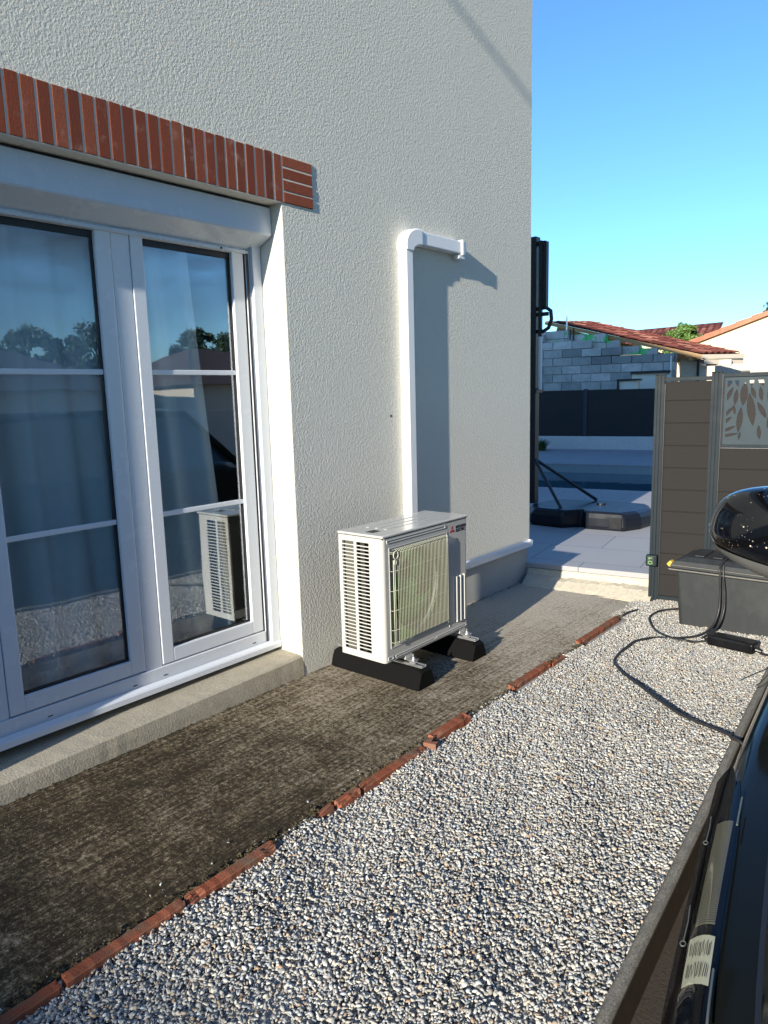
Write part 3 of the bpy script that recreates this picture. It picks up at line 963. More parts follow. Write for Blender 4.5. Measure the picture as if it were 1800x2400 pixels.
# screw hole and small marks in the wall
mb = MB()
mb.tube([(-0.001, 3.535, 1.445), (0.0015, 3.535, 1.445)], 0.008, 10)
tag(mb.build('wall_plug', M['seal']), 'small dark plug hole in the wall left of the white duct', 'wall plug')

# ------------------------------------------------------------------ outdoor unit
AX0, AX1, AY0, AY1, AZ0, AZ1 = 0.170, 0.490, 2.840, 3.646, 0.134, 0.845
CAMP = Vector((2.899, 0, 1.58))
def ACT(p):
    return CAMP + (p - CAMP) * 0.976
ac = thing('air_conditioner', (0.33, 3.24, 0.0), 'cream air conditioner outdoor unit on two black rubber feet by the wall', 'air conditioner')
zl = 0.823   # lid bottom
mb = MB(ACT)
# left side panel with a frame round two slot columns
def side_panel(mb):
    xs0, xs1 = 0.195, 0.283      # column one
    xt0, xt1 = 0.302, 0.392      # column two
    yo, yi = AY0, AY0 + 0.006
    mb.box(AX0, xs0, yo, yi, AZ0, zl); mb.box(xs1, xt0, yo, yi, AZ0, zl); mb.box(xt1, AX1 - 0.02, yo, yi, AZ0, zl)
    z0, z1 = 0.172, 0.792
    mb.box(xs0, xs1, yo, yi, AZ0, z0); mb.box(xt0, xt1, yo, yi, AZ0, z0)
    mb.box(xs0, xs1, yo, yi, z1, zl); mb.box(xt0, xt1, yo, yi, z1, zl)
    n = 30
    pit = (z1 - z0) / n
    for i in range(1, n):
        zc = z0 + pit * i
        mb.box(xs0, xs1, yo + 0.0005, yi - 0.003, zc - 0.0031, zc + 0.0031)
        mb.box(xt0, xt1, yo + 0.0005, yi - 0.003, zc - 0.0031, zc + 0.0031)
side_panel(mb)
# rear, right side and bottom
mb.box(AX0, AX1 - 0.02, AY1 - 0.006, AY1, AZ0, zl)
mb.box(AX0, AX0 + 0.006, AY0 + 0.006, AY1 - 0.006, AZ0, 0.20)
mb.box(AX0, AX1 - 0.02, AY0 + 0.006, AY1 - 0.006, AZ0, AZ0 + 0.01)
# rounded front corners
for (yc, a0, a1) in ((AY0 + 0.02, 180, 270), (AY1 - 0.02, 0, 0)):
    pass
arcL = [(AX1 - 0.02 + 0.02 * math.cos(R(a)), AY0 + 0.02 + 0.02 * math.sin(R(a))) for a in range(-90, 1, 15)]
arcR = [(AX1 - 0.02 + 0.02 * math.cos(R(a)), AY1 - 0.02 + 0.02 * math.sin(R(a))) for a in range(0, 91, 15)]
def strip(mb, arc, z0, z1):
    mb.grid([[(x, y, z0), (x, y, z1)] for x, y in arc])
strip(mb, arcL, AZ0, zl); strip(mb, arcR, AZ0, zl)
part(mb, 'casing', M['ac_paint'], ac)
mb = MB(ACT); mb.box(AX0 + 0.004, AX1 - 0.003, AY0 + 0.003, AY1 - 0.003, zl - 0.004, zl + 0.004)
part(mb, 'lid_gap', M['seal'], ac)
# front panel with a round opening
mb = MB(ACT)
GY, GZ, GR = 3.156, 0.487, 0.236
fy0, fy1, fz0, fz1 = AY0 + 0.02, AY1 - 0.02, AZ0, zl
NS = 64
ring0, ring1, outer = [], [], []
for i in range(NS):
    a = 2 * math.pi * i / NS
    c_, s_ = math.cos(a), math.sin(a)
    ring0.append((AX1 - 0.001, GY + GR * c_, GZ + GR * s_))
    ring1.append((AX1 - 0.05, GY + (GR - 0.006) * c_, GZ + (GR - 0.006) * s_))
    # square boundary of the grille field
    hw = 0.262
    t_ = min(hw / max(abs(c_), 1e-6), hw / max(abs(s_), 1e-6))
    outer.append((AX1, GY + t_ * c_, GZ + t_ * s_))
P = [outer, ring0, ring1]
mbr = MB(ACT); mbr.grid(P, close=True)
sy0, sy1, sz0, sz1 = GY - 0.262, GY + 0.262, GZ - 0.262, GZ + 0.262
for (a, b, c_, d_) in ((fy0, sy0, fz0, fz1), (sy1, fy1, fz0, fz1), (sy0, sy1, fz0, sz0), (sy0, sy1, sz1, fz1)):
    mb.add([(AX1, a, c_), (AX1, b, c_), (AX1, b, d_), (AX1, a, d_)], [(0, 1, 2, 3)])
t = NT('fan_surround')  # same paint as the casing; wire shade and moire green painted in
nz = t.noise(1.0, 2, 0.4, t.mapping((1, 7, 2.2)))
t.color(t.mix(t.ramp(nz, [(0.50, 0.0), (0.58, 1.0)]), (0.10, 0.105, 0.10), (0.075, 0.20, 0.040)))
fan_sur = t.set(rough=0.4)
fp = part(mb, 'front_panel', M['ac_paint'], ac)
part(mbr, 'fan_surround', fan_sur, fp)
# embossed ribs and frames of the front panel
def emb(mb, ya, za, yb, zb, w_=0.004, h=0.004):
    # thin raised rectangle outline
    mb.box(AX1 - 0.001, AX1 + h, ya, yb, za, za + w_); mb.box(AX1 - 0.001, AX1 + h, ya, yb, zb - w_, zb)
    mb.box(AX1 - 0.001, AX1 + h, ya, ya + w_, za + w_, zb - w_); mb.box(AX1 - 0.001, AX1 + h, yb - w_, yb, za + w_, zb - w_)
mb = MB(ACT)
emb(mb, 2.872, 0.794, 3.412, 0.812)
emb(mb, 2.862, 0.144, 2.905, 0.164); emb(mb, 2.925, 0.144, 3.30, 0.160); emb(mb, 3.31, 0.144, 3.625, 0.160)
mb.box(AX1 - 0.001, AX1 + 0.0035, 3.444, 3.447, 0.18, 0.66)
for yy in (3.508, 3.549, 3.590):
    mb.prism([(AX1 - 0.001, yy), (AX1 + 0.014, yy + 0.004), (AX1 + 0.014, yy + 0.010), (AX1 - 0.001, yy + 0.026)], 0.195, 0.482, 2)
part(mb, 'embossing', M['ac_paint'], fp, bevel=0.0012)
# square embossed frame round the grille
mb = MB(ACT)
emb(mb, 2.888, 0.205, 3.430, 0.768, 0.006, 0.003)
part(mb, 'grille_frame', M['ac_paint'], fp, bevel=0.001)
# lid
mb = MB(ACT)
mb.box(AX0 - 0.006, AX1 + 0.006, AY0 - 0.006, AY1 + 0.006, zl + 0.003, 0.841)
ld = part(mb, 'lid', M['ac_paint'], ac, bevel=0.009, seg=3)
mb = MB(ACT)
for xx in (0.235, 0.300, 0.365):
    mb.box(xx, xx + 0.022, AY0 + 0.16, AY1 - 0.03, 0.8408, 0.8432)
part(mb, 'lid_rib', M['ac_paint'], ld, bevel=0.001)
mb = MB(ACT)
mb.box(0.33, 0.385, 2.885, 2.955, 0.8411, 0.8417)
part(mb, 'warning_label', M['ac_dark'], ld)
mb = MB(ACT)
for xx, zz in ((0.232, 0.832), (0.372, 0.832), (0.182, 0.150), (0.462, 0.150)):
    mb.tube([(xx, AY0 - 0.0065 if zz > 0.8 else AY0 - 0.0005, zz), (xx, AY0 - 0.0085 if zz > 0.8 else AY0 - 0.0025, zz)], 0.003, 8)
part(mb, 'screw', M['galv'], ac)
# coil and dark inside
mb = MB(ACT)
mb.box(AX0 + 0.008, AX0 + 0.03, AY0 + 0.03, AY1 - 0.20, 0.15, 0.815)
mb.box(AX0 + 0.03, AX0 + 0.115, AY0 + 0.020, AY0 + 0.034, 0.16, 0.81)
part(mb, 'coil', M['coil'], ac)
mb = MB(ACT)
mb.box(AX0 + 0.12, AX1 - 0.16, AY0 + 0.036, AY0 + 0.040, 0.15, 0.815)
mb.box(AX0 + 0.012, AX0 + 0.020, AY0 + 0.21, AY1 - 0.01, 0.15, 0.815)
part(mb, 'inner_panel', M['ac_dark'], ac)
# shroud and fan
mb = MB(ACT)
rg = [[(x, GY + r_ * math.cos(2 * math.pi * i / 48), GZ + r_ * math.sin(2 * math.pi * i / 48)) for i in range(48)] for x, r_ in ((AX1 - 0.05, GR - 0.006), (AX1 - 0.12, GR - 0.010), (AX1 - 0.14, GR + 0.01))]
mb.grid(rg, close=True)
part(mb, 'shroud', M['fan_shroud'], ac, smooth=True)
mb = MB(ACT)
for kf in range(3):
    P = []
    for i in range(13):
        f = i / 12
        r_ = 0.05 + 0.165 * f
        row = []
        for j in range(9):
            g = j / 8
            sw = 0.45 * f
            ang = 2 * math.pi * kf / 3 + 0.55 + sw + (g - 0.5) * (1.25 + 0.45 * f)
            x = AX1 - 0.095 + 0.045 * (g - 0.5) * (1.0)
            row.append((x, GY + r_ * math.cos(ang), GZ + r_ * math.sin(ang)))
        P.append(row)
    mb.grid(P)
mb.tube([(AX1 - 0.13, GY, GZ), (AX1 - 0.06, GY, GZ), (AX1 - 0.052, GY, GZ)], [0.058, 0.058, 0.045], 28)
part(mb, 'fan', M['fan'], ac, solid=0.003)
# wire guard
mb = MB(ACT)
gy0, gy1, gz0, gz1 = 2.905, 3.412, 0.222, 0.752
gx = AX1 + 0.022
nw = 36
for i in range(nw):
    yy = gy0 + 0.034 + (gy1 - gy0 - 0.04) * i / (nw - 1)
    mb.tube([(AX1 + 0.001, yy, gz1 + 0.004), (gx - 0.006, yy, gz1 - 0.004), (gx, yy, gz1 - 0.018), (gx, yy, gz0 + 0.018), (gx - 0.006, yy, gz0 + 0.004), (AX1 + 0.001, yy, gz0 - 0.002)], 0.00115, 4)
for zz in (0.752 - 0.015, 0.752 - 0.006, 0.64, 0.53, 0.42, 0.31, 0.240):
    mb.tube([(AX1 + 0.001, gy0 - 0.012, zz), (gx - 0.002, gy0 - 0.004, zz), (gx - 0.002, gy1 - 0.004, zz), (AX1 + 0.001, gy1 + 0.004, zz)], 0.0012, 4)
for yy in (gy0, gy0 + 0.012, gy1 - 0.002):
    mb.tube([(gx - 0.004, yy, gz0), (gx - 0.004, yy, gz1 - (0.05 if yy < 3 else 0))], 0.0022, 6)
# curled corner
pts = [(gx, 2.922 + 0.020 * math.cos(a), 0.728 + 0.022 * math.sin(a)) for a in np.linspace(0, 2 * math.pi, 20)]
mb.tube(pts, 0.0028, 6)
pts = [(gx + 0.002, 2.913 + 0.010 * math.cos(a), 0.690 + 0.014 * math.sin(a)) for a in np.linspace(0, 2 * math.pi, 14)]
mb.tube(pts, 0.0024, 6)
part(mb, 'fan_guard', M['wire_white'], ac, smooth=True)
# maker's mark: three rhombi and two lines of text
def rhomb(cy, cz, L, W_, ang):
    out = []
    for (a, b) in ((0, 0), (L / 2, W_ / 2), (L, 0), (L / 2, -W_ / 2)):
        yy = cy + a * math.cos(ang) - b * math.sin(ang)
        zz = cz + a * math.sin(ang) + b * math.cos(ang)
        out.append((yy, zz))
    return out
mb = MB(ACT)
lc = (3.484, 0.770)
for an in (90, 210, 330):
    mb.prism(rhomb(lc[0], lc[1], 0.0270, 0.0156, R(an)), AX1 + 0.0004, AX1 + 0.0012, 0)
lg = part(mb, 'logo', M['logo_red'], fp)
def text_obj(s, size, loc, rot, mat, parent, name='lettering', ext=0.0004, sx=1.0, bold=0.0):
    cu = bpy.data.curves.new('txt', 'FONT')
    cu.body = s; cu.size = size; cu.extrude = ext; cu.offset = bold
    tmp = bpy.data.objects.new('txt', cu)
    C.objects.link(tmp)
    bpy.context.view_layer.update()
    dg = bpy.context.evaluated_depsgraph_get()
    me_ = bpy.data.meshes.new_from_object(tmp.evaluated_get(dg))
    bpy.data.objects.remove(tmp)
    mt = Matrix.Translation(Vector(loc)) @ rot.to_4x4() @ Matrix.Diagonal((sx, 1, 1, 1))
    me_.transform(Matrix.Translation(-Vector(parent.matrix_world.translation)) @ mt)
    me_.materials.clear(); me_.materials.append(mat)
    o = bpy.data.objects.new(name, me_)
    C.objects.link(o); o.parent = parent
    return o
rotF = Matrix(((0, 0, 1), (1, 0, 0), (0, 1, 0)))     # x->+y, y->+z, normal +x
text_obj('MITSUBISHI', 0.0235, ACT(Vector((AX1 + 0.0008, 3.522, 0.7745))), rotF, M['ink'], fp, sx=0.92, bold=0.0006)
text_obj('ELECTRIC', 0.0235, ACT(Vector((AX1 + 0.0008, 3.522, 0.7535))), rotF, M['ink'], fp, sx=0.92, bold=0.0006)
# rubber feet
def foot(yc):
    mb = MB()
    x0, x1 = 0.010, 0.665
    prof = [(-0.080, 0.0), (0.080, 0.0), (0.072, 0.035), (0.046, 0.108), (-0.046, 0.108), (-0.072, 0.035)]
    P = []
    for x, s_, zz in ((x0, 0.86, 0.80), (x0 + 0.03, 1.0, 1.0), (x1 - 0.035, 1.0, 1.0), (x1, 0.93, 0.84)):
        P.append([(x, yc + a * s_, b * zz) for a, b in prof])
    mb.grid(P, close=True)
    mb.add(P[0], [tuple(range(6))]); mb.add(P[-1], [tuple(range(6))])
    f = part(mb, 'foot', M['rubber'], ac, bevel=0.006)
    Z = 0.1075
    mb = MB()
    mb.box(0.02, 0.648, yc - 0.021, yc + 0.021, Z, Z + 0.003)
    mb.prism([(yc - 0.021, Z + 0.003), (yc - 0.017, Z + 0.003), (yc - 0.017, Z + 0.011), (yc - 0.009, Z + 0.011), (yc - 0.009, Z + 0.014), (yc - 0.021, Z + 0.014)], 0.02, 0.648, 0)
    mb.prism([(yc + 0.021, Z + 0.003), (yc + 0.017, Z + 0.003), (yc + 0.017, Z + 0.011), (yc + 0.009, Z + 0.011), (yc + 0.009, Z + 0.014), (yc + 0.021, Z + 0.014)], 0.02, 0.648, 0)
    part(mb, 'rail', M['galv'], f, bevel=0.0008)
    for xx in (0.575, 0.20):
        mb = MB()
        mb.tube([(xx, yc, Z + 0.006), (xx, yc, Z + 0.062)], 0.005, 10)
        mb.tube([(xx, yc, Z + 0.0365), (xx, yc, Z + 0.045)], 0.010, 6)
        mb.tube([(xx, yc, Z + 0.0325), (xx, yc, Z + 0.036)], 0.016, 16)
        mb.box(xx - 0.045, xx + 0.022, yc - 0.024, yc + 0.024, Z + 0.0280, Z + 0.0320)
        mb.box(xx - 0.02, xx + 0.02, yc - 0.012, yc + 0.012, Z + 0.0144, Z + 0.0278)
        part(mb, 'bolt', M['galv'], f)
    mb = MB()
    mb.box(0.22, 0.545, yc - 0.03, yc + 0.03, Z + 0.033, 0.1685)
    part(mb, 'mounting_leg', M['ac_paint'], ac)
foot(2.975)
foot(3.505)

# ------------------------------------------------------------------ terrace behind the house corner
PV0, PV1, PU0, PU1 = 9.93, 13.42, -3.6, 3.4
mb = MB(EW)
mb.box(-12, 1.98, 5.215, PV0, 0.108, 0.15)
mb.box(1.98, 8, 5.215, PV0, 0.1078, 0.1498)
mb.box(-12, PU0, PV0, PV1, 0.108, 0.15)
mb.box(PU1, 8, PV0, PV1, 0.108, 0.15)
mb.box(-12, 8, PV1, 16.95, 0.108, 0.15)
structure(mb.build('terrace_deck', M['deck'], bevel=0.004))
mb = MB(EW)
mb.box(-12, 8, 5.235, PV0 - 0.05, -0.2, 0.1075)
mb.box(-12, 8, PV1 + 0.3, 16.95, -0.2, 0.1075)
structure(mb.build('terrace_base', M['ledge']))
mb = MB(EW)
mb.box(PU0, PU1, PV1 - 0.0, PV1 + 0.06, -1.3, 0.107)
mb.box(PU0, PU1, PV0 - 0.06, PV0, -1.3, 0.107)
mb.box(PU0 - 0.06, PU0, PV0, PV1, -1.3, 0.107)
mb.box(PU1, PU1 + 0.06, PV0, PV1, -1.3, 0.107)
structure(mb.build('pool_basin', M['pool_liner']))
mb = MB(EW)
mb.add([(PU0, PV0, -0.02), (PU1, PV0, -0.02), (PU1, PV1, -0.02), (PU0, PV1, -0.02)], [(0, 1, 2, 3)])
structure(mb.build('pool_water', M['water']))
# rough mortar ledge at the foot of the terrace
mb = MB(EW)
P = []
for u in np.arange(0.93, 1.98, 0.03):
    j = rng.normal(0, 0.004, 4)
    v0 = 5.03 + 0.02 * math.sin(u * 9) - 0.02 * (u - 0.93)
    P.append([(u, v0 - 0.03 + j[3], -0.01), (u, v0 + 0.02 + j[0], 0.012), (u, v0 + 0.10 + j[1], 0.045 + j[1]), (u, 5.195 + j[2] * .5, 0.060 + j[0]), (u, 5.222, 0.104), (u, 5.24, 0.104)])
mb.grid(P)
structure(mb.build('mortar_ledge', M['ledge'], smooth=False))
# deck wall and dark fence
mb = MB(EW)
mb.box(-12, 8, 16.93, 17.15, 0.0, 0.455)
tag(mb.build('low_wall', M['deckwall'], bevel=0.01), 'low pale rendered wall behind the pool, under the dark panel fence', 'low wall')
fd = thing('dark_fence', EW((0, 17.02, 0.455)), 'black solid panel fence on the low wall behind the pool', 'fence')
u_posts = [-11.02 + 1.88 * i for i in range(11)]
u_posts = [-1.645 + 1.88 * i for i in range(-5, 6)]
for i, u in enumerate(u_posts):
    part(MB(EW).box(u - 0.045, u + 0.045, 16.98, 17.06, 0.4555, 1.575), 'fence_post', M['fence_blue'], fd, bevel=0.004)
    if i < len(u_posts) - 1:
        a, b = u + 0.0455, u_posts[i + 1] - 0.0455
        mb = MB(EW)
        for k in range(7):
            mb.box(a, b, 17.0, 17.03, 0.456 + k * 0.156, 0.456 + k * 0.156 + 0.1555)
        part(mb, 'fence_panel', M['anthracite_dark'], fd)
# tuft
def blades(mb, c0, n, h, spread, w_=0.006):
    for i in range(n):
        a = rng.uniform(0, 6.283); r0 = abs(rng.normal(0, spread * 0.25))
        x0, y0_ = c0[0] + r0 * math.cos(a), c0[1] + r0 * math.sin(a)
        hh = h * rng.uniform(0.55, 1.1); ln = spread * rng.uniform(0.4, 1.3)
        a2 = a + rng.normal(0, 0.5)
        dx, dy = math.cos(a2), math.sin(a2)
        px_, py_ = -dy * w_, dx * w_
        P = []
        for t_ in (0, 0.35, 0.7, 1.0):
            k = 1 - t_ * 0.9
            x = x0 + dx * ln * t_ ** 1.7; y = y0_ + dy * ln * t_ ** 1.7; z = c0[2] + hh * (t_ - 0.25 * t_ ** 3)
            P.append([(x - px_ * k, y - py_ * k, z), (x + px_ * k, y + py_ * k, z)])
        mb.grid(P)
mb = MB()
blades(mb, EW((-2.52, 16.35, 0.15)), 260, 0.36, 0.24, 0.009)
tag(mb.build('grass_tuft', M['grass']), 'dark spiky grass tuft on the terrace at the foot of the low wall', 'plant')

# ------------------------------------------------------------------ basketball stand
bs = thing('basketball_stand', (-0.5, 7.2, 0.15), 'black portable basketball stand with a water tank base beside the house corner', 'basketball stand')
tk = [(-0.83, 6.86), (-0.45, 6.84), (-0.30, 7.02), (-0.22, 6.93), (0.17, 6.985), (0.26, 7.20), (0.285, 7.50), (0.15, 7.78), (-0.35, 7.80), (-0.95, 7.62), (-1.02, 7.2)]
cx_ = sum(p[0] for p in tk) / len(tk); cyy = sum(p[1] for p in tk) / len(tk)
P = []
for z, s_ in ((0.15, 0.97), (0.19, 1.0), (0.27, 0.99), (0.315, 0.94), (0.335, 0.86)):
    P.append([(cx_ + (p[0] - cx_) * s_, cyy + (p[1] - cyy) * s_, z) for p in tk])
mb = MB(); mb.grid(P, close=True); mb.add(P[-1], [tuple(range(len(tk)))]); mb.add(P[0], [tuple(range(len(tk)))])
part(mb, 'tank', M['tank_plastic'], bs, bevel=0.03, seg=4)
mb = MB()
mb.tube([(-0.28, 7.45, 0.332), (-0.28, 7.45, 0.350)], 0.05, 16)
mb.box(-0.20, 0.14, 6.965, 6.978, 0.172, 0.285)
part(mb, 'tank_cap', M['black_plastic'], bs)
mb = MB()
mb.box(-1.14, -1.025, 7.33, 7.43, 0.30, 3.22)
part(mb, 'pole', M['black_plastic'], bs, bevel=0.008)
mb = MB()
mb.box(-1.00, -0.965, 7.34, 7.38, 2.16, 3.17)
mb.box(-0.960, -0.918, 7.36, 7.42, 2.45, 3.16)
mb.box(-1.08, -0.93, 7.35, 7.41, 3.12, 3.165)
part(mb, 'lift_arm', M['black_plastic'], bs, bevel=0.004)
mb = MB()
mb.tube([(-0.983, 7.36, 1.585), (-0.983, 7.36, 2.16)], 0.020, 10)
part(mb, 'gas_strut', M['shutter_alu'], bs)
pts = [(-1.03, 7.38, 2.46), (-0.93, 7.39, 2.47), (-0.88, 7.40, 2.43), (-0.87, 7.40, 2.34), (-0.90, 7.39, 2.25), (-0.96, 7.38, 2.215), (-1.03, 7.38, 2.22)]
mb = MB(); mb.tube(pts, 0.022, 8)
mb.box(-1.04, -0.90, 7.36, 7.40, 2.38, 2.42)
part(mb, 'handle', M['black_plastic'], bs, bevel=0.003)
mb = MB(); mb.box(-1.0295, -1.0275, 7.34, 7.40, 1.80, 2.14)
part(mb, 'sticker', M['white_panel'], bs)
mb = MB()
mb.tube([(-1.03, 7.37, 0.80), (-0.42, 7.66, 0.345)], 0.018, 8)
mb.tube([(-1.03, 7.35, 0.80), (-0.50, 6.98, 0.30)], 0.018, 8)
part(mb, 'brace', M['black_plastic'], bs)
mb = MB()
mb.box(-1.06, -1.0, 7.30, 7.46, 1.55, 1.60)
part(mb, 'bracket', M['black_plastic'], bs, bevel=0.004)

# ------------------------------------------------------------------ near composite fence
FV = 5.063
fence = thing('composite_fence', EW((2.1, FV, 0)), 'brown composite board fence with dark grey aluminium posts and a cut-out panel', 'fence')
def alu_post(u0, u1, h):
    mb = MB(EW)
    w_ = u1 - u0
    prof = [(u0, FV - 0.03), (u0 + 0.27 * w_, FV - 0.03), (u0 + 0.29 * w_, FV - 0.024), (u0 + 0.36 * w_, FV - 0.024), (u0 + 0.38 * w_, FV - 0.034), (u0 + 0.62 * w_, FV - 0.034), (u0 + 0.64 * w_, FV - 0.024), (u0 + 0.71 * w_, FV - 0.024), (u0 + 0.73 * w_, FV - 0.03), (u1, FV - 0.03), (u1, FV + 0.04), (u0, FV + 0.04)]
    mb.prism(prof, -0.1, h, 2)
    p = part(mb, 'post', M['anthracite'], fence)
    mb = MB(EW); mb.box(u0 - 0.001, u1 + 0.001, FV - 0.036, FV + 0.042, h + 0.0003, h + 0.006)
    part(mb, 'cap', M['anthracite'], p, bevel=0.0015)
    return p
pz = alu_post(1.928, 1.992, 1.662)
alu_post(2.300, 2.366, 1.668)
alu_post(4.10, 4.165, 1.668)
zrows = [0.035, 0.198, 0.359, 0.518, 0.676, 0.836, 0.997, 1.158, 1.320, 1.479, 1.620]
def boards(ua, ub, ztop):
    mb = MB(EW)
    for a, b in zip(zrows[:-1], zrows[1:]):
        if a >= ztop - 0.01: break
        mb.box(ua, ub, FV - 0.006, FV + 0.016, a + 0.003, min(b, ztop) - 0.003)
        mb.box(ua, ub, FV - 0.000, FV + 0.012, a - 0.003, a + 0.003)
    return part(mb, 'boards', M['board'], fence, bevel=0.0015)
boards(1.992, 2.300, 1.617)
boards(2.366, 4.10, 1.146)
mb = MB(EW)
mb.box(1.992, 2.300, FV - 0.016, FV + 0.024, 1.6175, 1.645)
mb.box(1.992, 2.300, FV - 0.016, FV + 0.024, 0.005, 0.032)
mb.box(2.366, 4.10, FV - 0.016, FV + 0.024, 1.1465, 1.170)
mb.box(2.366, 4.10, FV - 0.016, FV + 0.024, 1.634, 1.660)
mb.box(2.366, 4.10, FV - 0.016, FV + 0.024, 0.005, 0.032)
part(mb, 'fence_rail', M['anthracite'], fence, bevel=0.002)
# black seal line beside each post
mb = MB(EW)
mb.box(1.993, 1.999, FV - 0.022, FV - 0.008, 0.033, 1.60)
mb.box(2.367, 2.373, FV - 0.022, FV - 0.0165, 0.033, 1.655)
part(mb, 'channel_seal', M['seal'], fence)
# cut-out panel: leaf pattern built as real holes
def leaf_panel():
    u0, u1, z0, z1 = 2.384, 3.24, 1.1702, 1.6338
    nx, nz = 430, 232
    U = (np.arange(nx) + 0.5) / nx * (u1 - u0); Z = (np.arange(nz) + 0.5) / nz * (z1 - z0)
    UU, ZZ = np.meshgrid(U, Z, indexing='ij')
    hole = np.zeros((nx, nz), bool)
    # (centre u, centre z, half length, half width, tilt)
    leaves = [(0.020, 0.425, 0.045, 0.022, 35), (0.075, 0.432, 0.035, 0.012, -12), (0.165, 0.432, 0.035, 0.014, 0), (0.222, 0.430, 0.038, 0.016, -25), (0.285, 0.432, 0.04, 0.016, 10),
              (0.030, 0.345, 0.055, 0.014, 25), (0.072, 0.325, 0.055, 0.015, 5), (0.122, 0.345, 0.080, 0.024, 3), (0.178, 0.355, 0.045, 0.014, -20), (0.225, 0.345, 0.05, 0.014, -8),
              (0.030, 0.225, 0.050, 0.011, 40), (0.022, 0.165, 0.040, 0.011, 48), (0.066, 0.240, 0.035, 0.009, -10), (0.102, 0.170, 0.090, 0.019, 4), (0.170, 0.240, 0.115, 0.026, -8),
              (0.030, 0.105, 0.055, 0.011, 65), (0.040, 0.065, 0.06, 0.010, 78), (0.105, 0.060, 0.03, 0.008, 10), (0.235, 0.235, 0.065, 0.016, -28), (0.225, 0.085, 0.05, 0.013, -5),
              (0.290, 0.300, 0.085, 0.022, -15), (0.285, 0.170, 0.06, 0.015, 12), (0.345, 0.38, 0.06, 0.016, 20), (0.360, 0.24, 0.09, 0.024, 4), (0.34, 0.09, 0.06, 0.014, -25),
              (0.42, 0.33, 0.08, 0.02, -18), (0.43, 0.17, 0.09, 0.02, 14), (0.49, 0.40, 0.04, 0.015, 0), (0.50, 0.26, 0.08, 0.022, -6), (0.49, 0.08, 0.055, 0.014, 35),
              (0.56, 0.36, 0.07, 0.018, 16), (0.57, 0.20, 0.10, 0.024, -10), (0.64, 0.34, 0.08, 0.022, 4), (0.64, 0.12, 0.08, 0.018, 22), (0.71, 0.38, 0.05, 0.016, -22), (0.71, 0.24, 0.08, 0.02, 8), (0.78, 0.34, 0.08, 0.02, -10), (0.77, 0.12, 0.08, 0.02, 10)]
    for (cu, cz, L, W_, ang) in leaves:
        a = R(ang)
        du, dz = UU - cu, ZZ - cz
        t_ = du * math.sin(a) + dz * math.cos(a)
        s_ = du * math.cos(a) - dz * math.sin(a)
        w_ = W_ * np.clip(1 - (t_ / L) ** 2, 0, 1)
        hole |= (np.abs(s_) < w_) & (np.abs(t_) < L)
    hole[:8, :] = False; hole[-8:, :] = False; hole[:, :9] = False; hole[:, -12:] = False
    hole |= (np.abs(ZZ - 0.40) < 0.0) 
    # merge solid runs column by column into slabs
    mb = MB(EW)
    du = (u1 - u0) / nx; dz = (z1 - z0) / nz
    for i in range(nx):
        j = 0
        while j < nz:
            if hole[i, j]:
                j += 1; continue
            k = j
            while k < nz and not hole[i, k]: k += 1
            a, b = u0 + i * du, u0 + (i + 1) * du
            c_, d_ = z0 + j * dz, z0 + k * dz
            y_ = FV - 0.006
            mb.add([(a, y_, c_), (b, y_, c_), (b, y_, d_), (a, y_, d_)], [(0, 1, 2, 3)])
            y2 = FV - 0.001
            mb.add([(a, y2, c_), (b, y2, c_), (b, y2, d_), (a, y2, d_)], [(3, 2, 1, 0)])
            for (zz_, fl) in ((c_, 0), (d_, 1)):
                mb.add([(a, y_, zz_), (b, y_, zz_), (b, y2, zz_), (a, y2, zz_)], [(0, 1, 2, 3)])
            j = k
    return mb
cp = part(leaf_panel(), 'cut_out_panel', M['panel_grey'], fence, 'grey metal panel with leaf shaped cut-outs')
mb = MB(EW)
mb.box(3.24, 4.10, FV - 0.006, FV - 0.001, 1.1702, 1.6338)
mb.box(2.366, 2.384, FV - 0.010, FV + 0.0, 1.1702, 1.6338)
part(mb, 'panel_frame', M['anthracite'], fence)
mb = MB(EW)
mb.box(2.476, 2.532, FV - 0.02, FV + 0.03, 1.6602, 1.674)
part(mb, 'bracket', M['seal'], fence, bevel=0.002)
mb = MB(EW)
z_ = 1.172
while z_ < 1.565:
    mb.box(2.386, 4.08, FV + 0.001, FV + 0.010, z_, z_ + 0.050); mb.box(2.386, 4.08, FV + 0.003, FV + 0.010, z_ + 0.0501, z_ + 0.0519)
    z_ += 0.052
part(mb, 'backing_boards', plain('backing_board', (0.032, 0.028, 0.027), 0.75, var=0.1, spec=0.15), fence)
# small box with a green sign on the first post
dv = thing('gate_sensor', EW((1.95, FV - 0.04, 0.27)), 'small dark square sensor with a green sign on the first fence post', 'sensor')
mb = MB(EW)
mb.box(1.910, 1.990, FV - 0.078, FV - 0.0345, 0.266, 0.352)
part(mb, 'housing', M['anthracite'], dv, bevel=0.010, seg=3)
mb = MB(EW); mb.box(1.920, 1.968, FV - 0.0800, FV - 0.0775, 0.277, 0.341)
part(mb, 'face', M['ink'], dv, bevel=0.004)
mb = MB(EW)
yv = FV - 0.0812
for pts in ([(1.930, 0.331), (1.957, 0.331)], [(1.930, 0.323), (1.942, 0.323)], [(1.932, 0.305), (1.930, 0.288), (1.945, 0.284), (1.958, 0.290), (1.955, 0.302), (1.943, 0.308), (1.932, 0.305)]):
    mb.tube([(a, yv, b) for a, b in pts], 0.0019, 5)
part(mb, 'sign', M['green_led'], dv)

